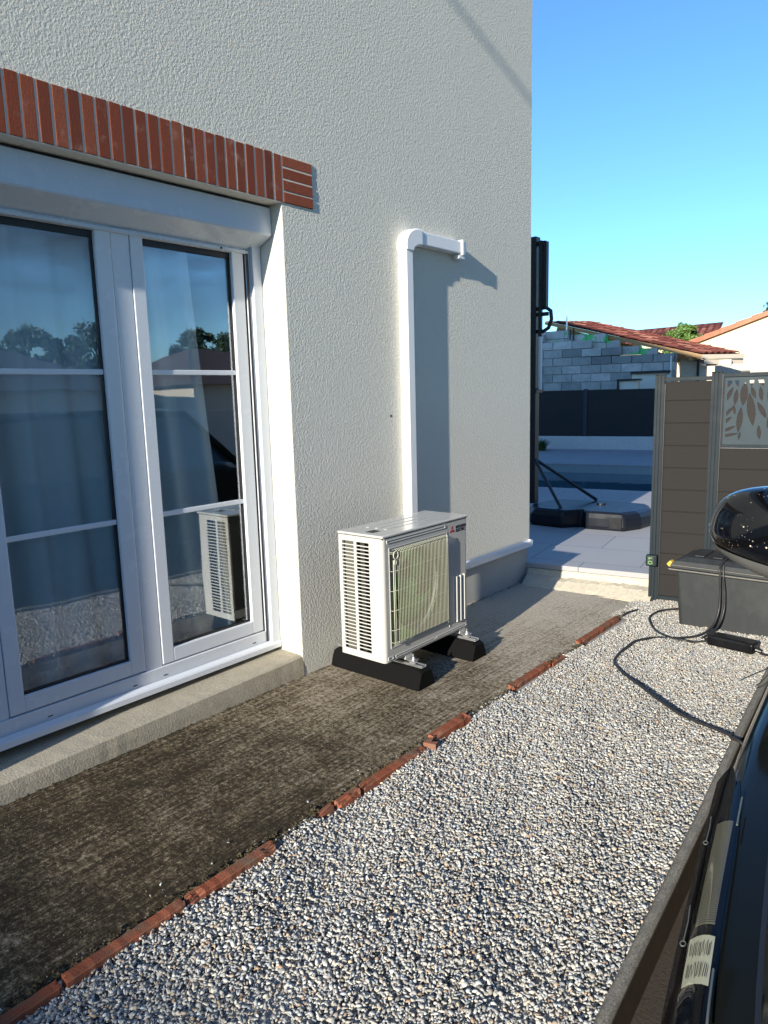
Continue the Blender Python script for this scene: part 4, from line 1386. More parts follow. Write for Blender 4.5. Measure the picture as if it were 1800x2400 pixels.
# ------------------------------------------------------------------ storage bin
bn = thing('storage_bin', (1.86, 5.03, 0), 'black plastic storage bin with a ribbed lid standing on the gravel', 'storage bin')
bx0, bx1 = 1.365, 2.42
def slope_box(mb, x0, x1, y0, y1, z0, z1, tx, ty):
    P = []
    for z, k in ((z0, 1.0), (z1, 0.0)):
        P.append([(x0 + tx * k, y0 + ty * k, z), (x1 - tx * k, y0 + ty * k, z), (x1 - tx * k, y1 - ty * k, z), (x0 + tx * k, y1 - ty * k, z)])
    mb.grid(P, close=True); mb.add(P[0], [(0, 1, 2, 3)]); mb.add(P[1], [(0, 1, 2, 3)])
mb = MB()
slope_box(mb, bx0 - 0.012, bx1, 4.855, 5.250, -0.01, 0.360, 0.03, 0.015)
part(mb, 'body', M['bin'], bn, bevel=0.03, seg=4)
mb = MB()
mb.box(bx0 - 0.045, bx1 + 0.03, 4.828, 5.275, 0.360, 0.378)
mb.box(bx0 - 0.038, bx1 + 0.024, 4.834, 5.269, 0.379, 0.402)
slope_box(mb, bx0 - 0.010, bx1 - 0.01, 4.852, 5.25, 0.4025, 0.428, -0.028, -0.015)
slope_box(mb, bx0 + 0.05, bx1 - 0.07, 4.900, 5.20, 0.4285, 0.452, -0.05, -0.04)
for i in range(8):
    xx = bx0 + 0.09 + i * 0.115
    mb.box(xx, xx + 0.06, 4.93, 5.17, 0.4525, 0.462)
lidb = part(mb, 'lid', M['bin'], bn, bevel=0.006)
mb = MB()
mb.tube([(bx0 - 0.045, 4.827, 0.372), (bx0 + 0.4, 4.827, 0.371), (bx1 + 0.03, 4.827, 0.372)], 0.0028, 6)
mb.tube([(bx0 - 0.036, 4.833, 0.400), (bx0 + 0.5, 4.833, 0.399), (bx1, 4.833, 0.400)], 0.0018, 6)
mb.tube([(bx0 + 0.02, 4.868, 0.4295), (bx1 - 0.1, 4.868, 0.4285)], 0.0014, 6)
part(mb, 'worn_edge', M['bin_scuff'], lidb)
mb = MB()
mb.prism([(bx0 - 0.068, 0.398), (bx0 - 0.046, 0.424), (bx0 - 0.030, 0.412), (bx0 - 0.036, 0.380), (bx0 - 0.055, 0.384)], 4.85, 4.90, 1)
part(mb, 'torn_tab', M['yellow'], bn, 'torn yellow tab at the left end of the lid', bevel=0.004)

# ------------------------------------------------------------------ charging cable and its control box
def smooth_path(pts, n=14):
    pts = [Vector(p) for p in pts]
    out = []
    for i in range(len(pts) - 1):
        p0 = pts[max(i - 1, 0)]; p1 = pts[i]; p2 = pts[i + 1]; p3 = pts[min(i + 2, len(pts) - 1)]
        for k in range(n):
            t_ = k / n
            out.append(0.5 * ((2 * p1) + (-p0 + p2) * t_ + (2 * p0 - 5 * p1 + 4 * p2 - p3) * t_ ** 2 + (-p0 + 3 * p1 - 3 * p2 + p3) * t_ ** 3))
    out.append(pts[-1])
    return out
cbl = thing('charging_cable', (1.5, 4.3, 0), 'black car charging cable looped over the gravel with an inline control box', 'charging cable')
zc = 0.009
A = [(2.60, 2.90, -0.10), (2.26, 3.22, -0.05), (2.185, 3.24, 0.028), (2.13, 3.27, 0.032), (2.09, 3.33, 0.016), (1.875, 3.419, zc), (1.70, 3.545, zc), (1.581, 3.649, zc), (1.48, 3.73, zc), (1.398, 3.813, zc), (1.335, 3.90, zc), (1.306, 4.039, zc),
     (1.300, 4.18, zc), (1.305, 4.315, zc), (1.375, 4.44, zc), (1.490, 4.515, zc), (1.585, 4.63, 0.012), (1.635, 4.74, 0.05), (1.655, 4.80, 0.14), (1.655, 4.815, 0.26), (1.650, 4.815, 0.37), (1.645, 4.83, 0.425), (1.66, 4.92, 0.47), (1.70, 5.05, 0.475), (1.72, 5.20, 0.47), (1.74, 5.262, 0.38)]
mb = MB(); mb.tube(smooth_path(A), 0.0075, 8)
part(mb, 'cable', M['cable'], cbl, smooth=True)
B = [(1.662, 4.535, 0.014), (1.553, 4.473, zc), (1.426, 4.500, zc), (1.30, 4.60, zc), (1.250, 4.694, zc), (1.20, 4.80, zc), (1.189, 4.936, zc), (1.205, 5.06, zc), (1.237, 5.208, zc), (1.33, 5.30, zc), (1.50, 5.32, zc)]
B = [(1.662, 4.548, 0.016), (1.60, 4.500, zc), (1.553, 4.473, zc + 0.008), (1.490, 4.475, zc + 0.008), (1.426, 4.500, zc + 0.005), (1.33, 4.590, zc), (1.262, 4.694, zc), (1.205, 4.82, zc), (1.195, 4.936, zc), (1.22, 5.05, zc), (1.30, 5.15, zc), (1.36, 5.20, zc)]
mb = MB(); mb.tube(smooth_path(B), 0.0065, 8)
part(mb, 'cable', M['cable'], cbl, smooth=True)
mb = MB(); mb.tube(smooth_path([(1.955, 4.520, 0.018), (2.00, 4.50, 0.012), (2.06, 4.47, 0.03), (2.14, 4.42, 0.03), (2.3, 4.3, -0.05), (2.6, 4.1, -0.11)]), 0.006, 8)
part(mb, 'cable', M['cable'], cbl, smooth=True)
mb = MB(); mb.tube(smooth_path([(1.615, 4.60, 0.010), (1.665, 4.74, 0.05), (1.685, 4.80, 0.14), (1.683, 4.815, 0.26), (1.670, 4.815, 0.37), (1.662, 4.84, 0.44)]), 0.0065, 8)
part(mb, 'cable', M['cable'], cbl, smooth=True)
# control box (rotated slab)
ca, cb_ = Vector((1.675, 4.552, 0)), Vector((1.945, 4.522, 0))
dd = (cb_ - ca).normalized(); nn_ = Vector((-dd.y, dd.x, 0))
def BXF(p):
    return ca + dd * p[0] + nn_ * p[1] + Vector((0, 0, p[2]))
L_ = (cb_ - ca).length
mb = MB(BXF)
mb.box(0.0, L_, -0.048, 0.048, 0.004, 0.070)
ctl = part(mb, 'control_box', M['control_black'], cbl, bevel=0.014, seg=4)
mb = MB(BXF)
mb.box(0.03, L_ - 0.05, -0.026, -0.002, 0.0702, 0.0725); mb.box(0.05, L_ - 0.07, 0.004, 0.028, 0.0702, 0.0720)
part(mb, 'raised_panel', M['control_black'], ctl, bevel=0.001)
mb = MB(BXF)
mb.tube([(-0.030, 0, 0.022), (-0.012, 0, 0.024), (0.004, 0, 0.026)], [0.008, 0.012, 0.015], 10)
mb.tube([(L_ + 0.030, 0, 0.022), (L_ + 0.012, 0, 0.024), (L_ - 0.004, 0, 0.026)], [0.008, 0.012, 0.015], 10)
for m_ in islands(mb):
    m_.build('strain_relief', M['black_plastic'], ctl)
# thin string by the kerb and a dark stub at the end of the edging
mb = MB(); mb.tube(smooth_path([(1.98, 4.02, 0.012), (2.04, 4.14, 0.03), (2.07, 4.22, 0.035), (2.085, 4.30, 0.04), (2.10, 4.36, 0.04)]), 0.0022, 5)
mb.tube(smooth_path([(2.098, 4.34, 0.035), (2.085, 4.05, 0.028), (2.075, 3.95, 0.028), (2.09, 3.93, 0.028), (2.11, 4.03, 0.028), (2.12, 4.2, 0.028)]), 0.0020, 5)
tag(mb.build('black_string', M['cable'], smooth=True), 'thin black string looped over the kerb beside the control box', 'string')
mb = MB(); mb.tube(smooth_path([(1.045, 4.745, 0.014), (1.05, 4.82, 0.018), (1.058, 4.88, 0.016), (1.072, 4.95, 0.012)]), 0.006, 6)
tag(mb.build('rubber_offcut', M['cable'], smooth=True), 'short bent black offcut at the end of the farthest edging brick', 'offcut')

# ------------------------------------------------------------------ the car
a_ = Vector((-0.075, 1, 0)).normalized(); b_ = Vector((a_.y, -a_.x, 0))
CO = Vector((3.55, 0.35, -0.12))
def CAR(p):      # s along the car from its nose, w sideways (negative towards the house), h above the drive
    return CO + a_ * p[0] + b_ * p[1] + Vector((0, 0, p[2]))
car = thing('parked_car', CAR(Vector((2.2, 0, 0))), 'glossy black car parked along the kerb at the right edge', 'car')
def section(s):
    # half width, hood height, shoulder height
    if s < 1.3:
        k = min(1, s / 0.40); wf = 0.76 + (0.848 - 0.76) * k ** 0.5 if s < 0.40 else 0.848 + 0.057 * min(1, (s - 0.4) / 0.6) ** 0.8
        top = 0.80 + 0.225 * min(1, s / 0.42) ** 0.6 + 0.025 * max(0, s - 0.42) / 0.9
    else:
        wf = 0.905; top = 1.05
    if s > 4.1:
        k = (s - 4.1) / 0.4; wf = 0.905 - 0.10 * k; top = 1.05 - 0.06 * k
    w_ = wf
    low = 0.30 if s > 0.15 else 0.34
    prof = [(-w_ + 0.10, low), (-w_ + 0.01, low + 0.06), (-w_, 0.52), (-w_ - 0.002, 0.76), (-w_ + 0.008, top - 0.08), (-w_ + 0.022, top - 0.020), (-w_ + 0.045, top - 0.002), (-w_ + 0.085, top + 0.002), (-w_ + 0.20, top + 0.016), (-w_ * 0.4, top + 0.035), (0, top + 0.045)]
    full = prof + [(-a, b) for a, b in prof[-2::-1]]
    return [(s, a, b) for a, b in full]
ss = [0.0, 0.03, 0.10, 0.22, 0.36, 0.5, 0.7, 0.9, 1.1, 1.3, 1.7, 2.3, 2.9, 3.5, 4.1, 4.3, 4.42]
P = [section(s) for s in ss]
mb = MB(CAR); mb.grid(P)
mb.add(P[0], [tuple(range(len(P[0])))]); mb.add(P[-1], [tuple(range(len(P[0])))])
body = part(mb, 'body', M['car_paint'], car, smooth=True)
md = body.modifiers.new('sub', 'SUBSURF'); md.levels = 2; md.render_levels = 2
# bonnet panel: raised skin inside a dark gap
def hood_pt(s, f):
    sec = section(s)
    w0 = -sec[0][1] if False else None
    wf = -sec[2][1]
    top = sec[7][2] - 0.002
    w_ = -(wf - 0.105) + f * 2 * (wf - 0.105)
    q = abs(w_) / wf
    z = top + 0.048 - 0.044 * q ** 1.6
    return (s, w_, z)
mb = MB(CAR)
P = [[(lambda p: (p[0], p[1], p[2] + 0.006))(hood_pt(s, f / 20)) for f in range(21)] for s in np.linspace(0.30, 1.36, 16)]
mb.grid(P)
part(mb, 'bonnet', M['car_paint'], car, smooth=True, solid=0.012)
mb = MB(CAR)
for sg in (-1, 1):
    P = []
    for s in np.linspace(0.28, 1.38, 16):
        p = hood_pt(s, 0.0)
        P.append([(s, sg * (abs(p[1]) + 0.006), p[2] + 0.0015), (s, sg * (abs(p[1]) - 0.010), p[2] + 0.0028)])
    mb.grid(P)
part(mb, 'panel_gap', M['seal'], car)
# headlight on the fender shoulder: dark housing, ribbed reflector, label, clear cover
def lamp(sg):
    def q(s, w, h):
        return (s, sg * w, h)
    def surf(s, f, lift):
        sec = section(s); wf = -sec[2][1]; top = sec[7][2]
        w_ = wf - 0.004 - f * 0.068
        # follow the rounded shoulder
        t_ = min(1.0, f * 0.068 / 0.045)
        h_ = top - 0.055 * (1 - t_) ** 2
        return q(s, -w_ if sg > 0 else -w_, h_ + lift)
    def srf(s, f, lift):
        sec = section(s); wf = -sec[2][1]; top = sec[7][2]
        w_ = wf - 0.006 - f * 0.070
        t_ = min(1.0, f * 0.070 / 0.045)
        return (s, -sg * w_, top - 0.050 * (1 - t_) ** 2 + lift)
    mb = MB(CAR)
    lamp_black = plain('lamp_black', (0.004, 0.004, 0.005), 0.9, var=0.05, spec=0.0)
    P = [[srf(s, f, 0.009) for f in np.linspace(0, 0.72 - 0.5 * abs((s - 0.62) / 0.42) ** 3, 8)] for s in np.linspace(0.24, 1.0, 20)]
    mb.grid(P)
    hd = part(mb, 'headlight', lamp_black, car, smooth=True)
    mb = MB(CAR)
    rows_ = []
    for i in range(56):
        s0 = 0.575 + i * 0.0042
        rows_ += [[srf(s_, f, l_) for f in np.linspace(0.30, 0.62, 5)] for s_, l_ in ((s0, 0.0112), (s0 + 0.0014, 0.0124), (s0 + 0.0030, 0.0124))]
    mb.grid(rows_)
    part(mb, 'reflector', plain('ribbed_reflector', (0.060, 0.056, 0.034), 0.5, var=0.2), hd)
    mb = MB(CAR)
    mb.grid([[srf(s_, f, 0.0150) for f in np.linspace(0.26, 0.66, 5)] for s_ in (0.470, 0.500, 0.550)])
    part(mb, 'label', M['lamp_label'], hd)
    mb = MB(CAR)
    for rw, (s0, s1) in enumerate(((0.478, 0.505), (0.512, 0.540))):
        for k in range(13):
            f0 = 0.295 + k * 0.0262 + rng.uniform(-0.004, 0.004)
            a0 = s0 + rng.uniform(0, 0.006); a1 = s1 - rng.uniform(0, 0.006)
            wd = rng.uniform(0.005, 0.014); dj = rng.uniform(-0.010, 0.010)
            mb.grid([[srf(a0, f0 + dj, 0.0158), srf(a0, f0 + wd + dj, 0.0158)], [srf(a1, f0 - dj, 0.0158), srf(a1, f0 + wd - dj, 0.0158)]])
    part(mb, 'label_print', M['ink'], hd)
    mb = MB(CAR)
    for s0 in (0.56, 0.78):
        mb.tube([srf(s0, 0.14, 0.016), srf(s0 + 0.035, 0.15, 0.016), srf(s0 + 0.07, 0.12, 0.016)], 0.0008, 5)
        c0 = srf(s0 - 0.006, 0.14, 0.016)
        mb.tube([(c0[0] + 0.005 * math.cos(a), c0[1] + 0.003 * math.sin(a), c0[2]) for a in np.linspace(0, 6.3, 12)], 0.0008, 5)
    mb.tube([srf(s_, 0.70, 0.013) for s_ in np.linspace(0.40, 0.50, 8)], 0.0015, 6)
    mb.tube([srf(s_, 0.70, 0.013) for s_ in np.linspace(0.80, 0.88, 8)], 0.0015, 6)
    part(mb, 'bright_trim', plain('dull_trim', (0.12, 0.13, 0.11), 0.3, var=0.05), hd)
    mb = MB(CAR)
    P = [[srf(s, f, 0.020 - 0.010 * abs((s - 0.62) / 0.40) ** 4) for f in np.linspace(0.03, 0.78 - 0.5 * abs((s - 0.62) / 0.42) ** 3, 8)] for s in np.linspace(0.235, 1.005, 20)]
    mb.grid(P)
    part(mb, 'lens', M['lamp_glass'], hd, smooth=True)
lamp(1)
lamp(-1)
# cabin
def gh(s, w, h): return (s, w, h)
mb = MB(CAR)
base = [(1.32, 0.74, 1.085), (4.30, 0.76, 1.07)]
P = [[(1.30, -0.76, 1.06), (2.05, -0.60, 1.585), (3.90, -0.58, 1.57), (4.36, -0.74, 1.05)],
     [(1.22, -0.40, 1.09), (2.00, -0.34, 1.615), (3.94, -0.34, 1.60), (4.40, -0.40, 1.05)],
     [(1.20, 0.0, 1.10), (1.98, 0.0, 1.625), (3.96, 0.0, 1.61), (4.41, 0.0, 1.05)],
     [(1.22, 0.40, 1.09), (2.00, 0.34, 1.615), (3.94, 0.34, 1.60), (4.40, 0.40, 1.05)],
     [(1.30, 0.76, 1.06), (2.05, 0.60, 1.585), (3.90, 0.58, 1.57), (4.36, 0.74, 1.05)]]
mb.grid([[P[j][i] for j in range(5)] for i in (0, 1)])
part(mb, 'windscreen', M['car_glass'], car, smooth=True)
mb = MB(CAR); mb.grid([[P[j][i] for j in range(5)] for i in (1, 2)])
part(mb, 'roof', M['car_paint'], car, smooth=True, solid=0.02)
mb = MB(CAR); mb.grid([[P[j][i] for j in range(5)] for i in (2, 3)])
part(mb, 'rear_window', M['car_glass'], car, smooth=True)
for sg in (-1, 1):
    mb = MB(CAR)
    mb.add([(1.45, sg * 0.835, 1.06), (2.10, sg * 0.645, 1.56), (2.95, sg * 0.64, 1.56), (2.95, sg * 0.845, 1.06)], [(0, 1, 2, 3)])
    mb.add([(3.03, sg * 0.845, 1.06), (3.03, sg * 0.64, 1.56), (3.86, sg * 0.64, 1.53), (4.20, sg * 0.82, 1.06)], [(0, 1, 2, 3)])
    part(mb, 'side_window', M['car_glass'], car)
    mb = MB(CAR)
    mb.tube([(1.30, sg * 0.80, 1.06), (2.07, sg * 0.625, 1.575), (3.0, sg * 0.62, 1.59), (3.88, sg * 0.61, 1.56), (4.36, sg * 0.77, 1.05)], 0.035, 8)
    mb.tube([(2.99, sg * 0.84, 1.06), (2.99, sg * 0.635, 1.57)], 0.03, 8)
    part(mb, 'pillar', M['car_paint'], car, smooth=True)
    for s in (0.85, 3.52):
        mb = MB(CAR)
        mb.tube([(s, sg * 0.66, 0.35), (s, sg * 0.68, 0.35), (s, sg * 0.865, 0.35), (s, sg * 0.880, 0.35)], [0.31, 0.35, 0.35, 0.33], 40)
        wh = part(mb, 'wheel', M['tyre'], car)
        mb = MB(CAR)
        mb.tube([(s, sg * 0.865, 0.35), (s, sg * 0.886, 0.35)], 0.06, 20)
        for k in range(5):
            an = 2 * math.pi * k / 5
            mb.tube([(s, sg * 0.883, 0.35), (s + 0.23 * math.cos(an), sg * 0.883, 0.35 + 0.23 * math.sin(an))], [0.035, 0.025], 6)
        mb.tube([(s + 0.235 * math.cos(a), sg * 0.880, 0.35 + 0.235 * math.sin(a)) for a in np.linspace(0, 2 * math.pi, 40)], 0.015, 6)
        part(mb, 'rim', M['rim'], wh)
        mb = MB(CAR)
        mb.tube([(s + 0.39 * math.cos(a), sg * (0.868 if s < 1 else 0.888), 0.35 + 0.39 * math.sin(a)) for a in np.linspace(-0.3, math.pi + 0.3, 30)], 0.028, 6)
        part(mb, 'wheel_arch', M['seal'], car)
# door mirror in the picture (house side) and its twin
def mirror(sg):
    # shell centre in car coordinates
    c0 = Vector((1.72, sg * 0.862, 1.330))
    LW, LH, LD = 0.215, 0.124, 0.095
    P = []
    nU, nV = 28, 40
    for i in range(nU + 1):
        u = -math.pi / 2 + math.pi * i / nU
        row = []
        for j in range(nV):
            v = 2 * math.pi * j / nV
            cu, su = abs(math.cos(u)) ** 0.85, math.sin(u)
            cv, sv = math.cos(v), math.sin(v)
            f = lambda q, e: math.copysign(abs(q) ** e, q)
            w = f(cv, 0.72) * cu ** 0.48 * LW
            h = f(su, 0.84) * LH
            d = f(sv, 0.9) * cu * LD
            if d > 0: d *= 0.35           # flat glass side towards the rear
            # outer tip lower and rounder, top sloping down outwards
            out = (w / LW)
            h2 = h * (1.0 - 0.12 * max(0, out)) - 0.012 * max(0, out) ** 2 * (1 if h > 0 else -0.6)
            if h < 0: h2 += (out - 0.2) * 0.050 * (-h / LH)
            row.append((c0.x + d + 0.05 * out * out * 0.4, c0.y + sg * w, c0.z + h2))
        P.append(row)
    mb = MB(CAR); mb.grid(P, close=True)
    sh = part(mb, 'door_mirror', M['mirror_paint'], car, smooth=True)
    # matte lower shell: the same form, slightly larger, only the underside
    mb = MB(CAR)
    Q = []
    for i in range(0, nU // 2 - 4):
        row = []
        for j in range(nV):
            p = Vector(P[i][j]); q = (p - c0)
            k = 1.02
            row.append(tuple(c0 + q * k + Vector((0, 0, -0.001))))
        Q.append(row)
    mb.grid(Q, close=True)
    part(mb, 'lower_cover', M['trim'], sh, smooth=True)
    mb = MB(CAR)
    mb.tube([tuple(c0 + Vector((-0.01, -sg * 0.06, -0.08))), tuple(c0 + Vector((0.0, -sg * 0.12, -0.115))), tuple(c0 + Vector((0.01, -sg * 0.20, -0.16)))], [0.03, 0.035, 0.045], 12)
    mb.tube([tuple(c0 + Vector((-0.01, -sg * 0.010, -0.075))), tuple(c0 + Vector((-0.01, -sg * 0.012, -0.125)))], [0.035, 0.012], 12)
    part(mb, 'mirror_arm', M['black_plastic'], sh, smooth=True)
    mb = MB(CAR)
    ring = [(c0.x + 0.0275, c0.y + sg * LW * 0.80 * math.copysign(abs(math.cos(v)) ** 0.7, math.cos(v)), c0.z + LH * 0.75 * math.copysign(abs(math.sin(v)) ** 0.7, math.sin(v))) for v in np.linspace(0, 2 * math.pi, 32, endpoint=False)]
    mb.add(ring, [tuple(range(32))])
    part(mb, 'mirror_glass', M['chrome'], sh)
mirror(-1)
mirror(1)

# ------------------------------------------------------------------ building site and houses behind the fence
BV = 18.6
bw = thing('cinder_block_wall', EW((-1.5, BV, 0)), 'unfinished grey cinder block wall with a stepped top behind the dark fence', 'block wall')
steps = [(-9.0, 3.05), (-2.95, 2.95), (-2.68, 2.83), (-2.10, 2.83), (-1.86, 2.63), (-1.30, 2.63), (-1.10, 2.42), (-0.02, 2.32), (0.10, 2.26)]
mb = MB(EW)
row = 0
z = 0.0
H = 0.213
ztop_at = lambda u: 3.05 if u < -2.95 else 2.92 if u < -2.70 else 2.83 if u < -2.10 else 2.63 if u < -1.30 else 2.42 if u < -0.70 else 2.33 if u < 0.12 else 0
z = 2.83 - 13 * H - 0.0
while z < 3.05:
    off = (row % 2) * 0.25
    u = -10 + off
    while u < 0.12:
        ub = min(u + 0.495, 0.13)
        uc = (u + ub) / 2
        zt = z + H - 0.010
        if z + H <= ztop_at(uc) + 0.10 and not (uc > -0.86 and uc < -0.02 and z > 1.35 and z < 1.9 and False):
            dark = 0.35 if (uc > -2.0 and 2.2 > z > 2.0) else 0.0
            mb.box(u, ub - 0.006, BV + rng.uniform(-0.006, 0.004), BV + 0.2, z, zt - 0.008, float(np.clip(rng.normal(0.55, 0.16) - dark, 0, 1)))
        u += 0.505
    z += H; row += 1
part(mb, 'blocks', M['block'], bw, bevel=0.006)
mb = MB(EW)
mb.box(-10, 0.12, BV + 0.02, BV + 0.19, 0.0, 2.20); mb.box(-10, -2.15, BV + 0.0202, BV + 0.1902, 2.20, 2.75)
part(mb, 'joints', M['gravel_bed'], bw)
# rear, sunlit row of blocks marked with green spray
gw = thing('gable_block_wall', EW((-1.2, BV + 0.3, 0)), 'pale stepped block wall with green spray marks under the timber beam', 'block wall')
mb = MB(EW)
for (a, b, z0, z1) in ((-4.2, -2.60, 0, 3.12), (-2.60, -2.12, 0, 3.00), (-2.12, -1.60, 0, 2.97), (-1.60, -1.28, 0, 2.79), (-1.28, -0.75, 0, 2.62), (-0.75, -0.35, 0, 2.55), (-0.35, 0.05, 0, 2.37)):
    u = a
    while u < b - 0.01:
        ub = min(u + 0.5, b)
        zz = z1
        while zz > 1.6:
            mb.box(u, ub - 0.008, BV + 0.24 + rng.uniform(-0.004, 0.004), BV + 0.42, zz - 0.21, zz - 0.005, rng.random())
            zz -= 0.215
        u = ub
part(mb, 'blocks', M['block_green'], gw, bevel=0.006)
# white lean-to with timber verge and red tiles
lh = thing('lean_to_house', EW((-0.5, BV + 3.5, 0)), 'low house with a red tiled roof and raw timber verge beam', 'house')
# roof plane through three points
VA = Vector((-3.37, BV + 0.75, 3.42)); VB = Vector((0.69, BV + 0.25, 2.30)); VD = Vector((1.50, BV + 1.2, 2.305))
up = VA - VB; al_ = VD - VB
def tiled(VB, up, al_, name, parent, mat, tw=0.19, th=0.33, k_up=1.0, k_al=1.0, amp=0.05, skip=0.0):
    mb = MB(EW)
    nrm = up.cross(al_).normalized()
    if nrm.z < 0: nrm = -nrm
    LU, LA = up.length * k_up, al_.length * k_al
    eu, ea = up.normalized(), al_.normalized()
    nt = int(LA / tw); nr = int(LU / th)
    for r_ in range(nr):
        for c_ in range(nt):
            tone = float(np.clip(rng.normal(0.5, 0.25), 0, 1))
            P = []
            for i in range(2):
                row = []
                for j in range(6):
                    fa = j / 5
                    h = amp * math.sin(math.pi * fa) if j else 0
                    p = VB + eu * (r_ + i * 1.05) * th + ea * (c_ + fa) * tw + nrm * (h + 0.02 + (0.022 if i == 0 else 0.0))
                    row.append(tuple(p))
                P.append(row)
            for j in range(5):
                mb.grid([[P[0][j], P[0][j + 1]], [P[1][j], P[1][j + 1]]], tone * (0.25 if j in (0, 4) else 1.0))
            # front lip
            lip = [P[0], [tuple(Vector(q) - nrm * 0.03) for q in P[0]]]
            mb.grid(lip, tone * 0.5)
    # under-roof slab
    a, b, c2, d = VB, VB + eu * LU, VB + eu * LU + ea * LA, VB + ea * LA
    mb.add([tuple(a), tuple(b), tuple(c2), tuple(d)], [(0, 1, 2, 3)], 0.2)
    return part(mb, name, mat, parent)
tiled(VB + Vector((0, 0, 0.02)), up, al_, 'roof', lh, M['tile'], k_al=1.0)
mb = MB(EW)
def beam(mb, p, q, w_, h, sidev=Vector((0, 1, 0))):
    p = Vector(p); q = Vector(q)
    d = (q - p).normalized(); s_ = d.cross(Vector((0, 0, 1))).normalized() * w_ / 2; u_ = s_.cross(d).normalized() * h / 2
    if u_.z < 0: u_ = -u_
    vs = [tuple(c + a * s_ + b * u_) for c in (p, q) for a, b in ((-1, -1), (1, -1), (1, 1), (-1, 1))]
    mb.add(vs, [(0, 1, 2, 3), (4, 5, 6, 7), (0, 1, 5, 4), (1, 2, 6, 5), (2, 3, 7, 6), (3, 0, 4, 7)])
beam(mb, VA + Vector((0, -0.05, -0.03)), VB + Vector((0, -0.05, -0.03)), 0.06, 0.09)
beam(mb, VA + Vector((0.2, 0.4, -0.18)), VB + Vector((-0.45, 0.45, -0.10)), 0.06, 0.12)
part(mb, 'verge_beam', M['timber'], lh)
mb = MB(EW)
for f in (0.30, 0.42, 0.86, 0.93):
    p = VA.lerp(VB, f)
    beam(mb, p + Vector((0, 0.0, -0.13)), p + Vector((0.2, 0.8, -0.13)), 0.08, 0.10)
part(mb, 'rafter', M['timber'], lh)
mb = MB(EW)
beam(mb, VB + Vector((-0.02, -0.06, -0.02)), VD + Vector((0.02, -0.06, -0.02)), 0.10, 0.09)
beam(mb, VB + Vector((0.05, 0.05, -0.14)), VD + Vector((0.0, 0.05, -0.14)), 0.05, 0.13)
part(mb, 'gutter', M['gutter'], lh)
mb = MB(EW)
mb.box(0.14, 0.55, BV + 0.65, BV + 0.8, 0.0, 2.28)
mb.box(0.55, 0.745, BV + 0.6, BV + 0.8, 0.0, 2.24)
mb.box(0.745, 1.30, BV + 0.62, BV + 0.8, 2.06, 2.20)
mb.box(0.745, 3.0, BV + 2.6, BV + 2.8, 0.0, 2.3)
part(mb, 'porch_wall', M['porch_wall'], lh)
mb = MB(EW)
mb.tube([(0.56, BV + 0.58, 0.3), (0.56, BV + 0.58, 2.2)], 0.03, 8)
part(mb, 'downpipe', M['seal'], lh)
# white rendered opening and post left of the porch
mb = MB(EW)
mb.box(-0.90, 0.0, BV - 0.02, BV - 0.004, 1.0, 1.915)
sw = tag(mb.build('white_shutter_panel', M['white_render']), 'white panel under a black lintel set in the grey block wall', 'panel')
mb = MB(EW); mb.box(-0.92, 0.02, BV - 0.10, BV - 0.021, 1.916, 1.975)
tag(mb.build('black_lintel', M['ink']), 'black bar over the white panel in the block wall', 'lintel')
lb = thing('garden_box', EW((-0.84, BV - 0.6, 0)), 'small white box with a black frame rising over the dark fence', 'garden box')
part(MB(EW).box(-1.05, -0.62, BV - 0.75, BV - 0.45, 0.3, 1.745), 'panel', M['white_render'], lb)
mb = MB(EW); mb.box(-1.10, -0.58, BV - 0.80, BV - 0.40, 1.7455, 1.79); mb.box(-1.10, -1.052, BV - 0.80, BV - 0.40, 0.3, 1.7453)
part(mb, 'frame', M['ink'], lb)
mb = MB(EW); mb.tube([(0.015, BV - 0.05, 1.6), (0.015, BV - 0.05, 2.32)], 0.022, 8)
tag(mb.build('white_pipe', M['white_panel']), 'thin white pipe at the right end of the block wall', 'pipe')
# antenna pole
mb = MB(EW)
mb.tube([(-2.69, BV + 0.4, 2.6), (-2.69, BV + 0.4, 3.50), (-2.69, BV + 0.4, 3.72)], [0.022, 0.022, 0.008], 8)
mb.tube([(-2.71, BV + 0.4, 3.55), (-2.67, BV + 0.4, 3.55)], 0.008, 6)
tag(mb.build('metal_pole', M['galv']), 'thin metal pole sticking up above the block wall against the sky', 'pole')
# steel prop and clamp by the gable
mb = MB(EW)
mb.box(-2.46, -2.43, BV + 0.16, BV + 0.20, 2.7, 3.16); mb.box(-2.55, -2.52, BV + 0.16, BV + 0.20, 2.85, 3.12)
tag(mb.build('steel_prop', M['ink']), 'dark steel prop standing against the pale stepped blocks', 'prop')

# cream gable house on the right
CV = 24.0
ch = thing('cream_house', EW((2.5, CV + 3, 0)), 'sunlit cream gable house with a terracotta verge at the right', 'house')
g0, g1 = Vector((-0.70, 0, 2.70)), Vector((1.83, 0, 3.60))
sl = (g1.z - g0.z) / (g1.x - g0.x)
pk = 5.2
zp = g0.z + sl * (pk - g0.x)
mb = MB(EW)
mb.prism([(g0.x + 0.3, 0.0), (pk * 2 - g0.x - 0.3, 0.0), (pk * 2 - g0.x - 0.3, g0.z + 0.05), (pk, zp - 0.06), (g0.x + 0.3, g0.z + 0.05)], CV, CV + 9, 1)
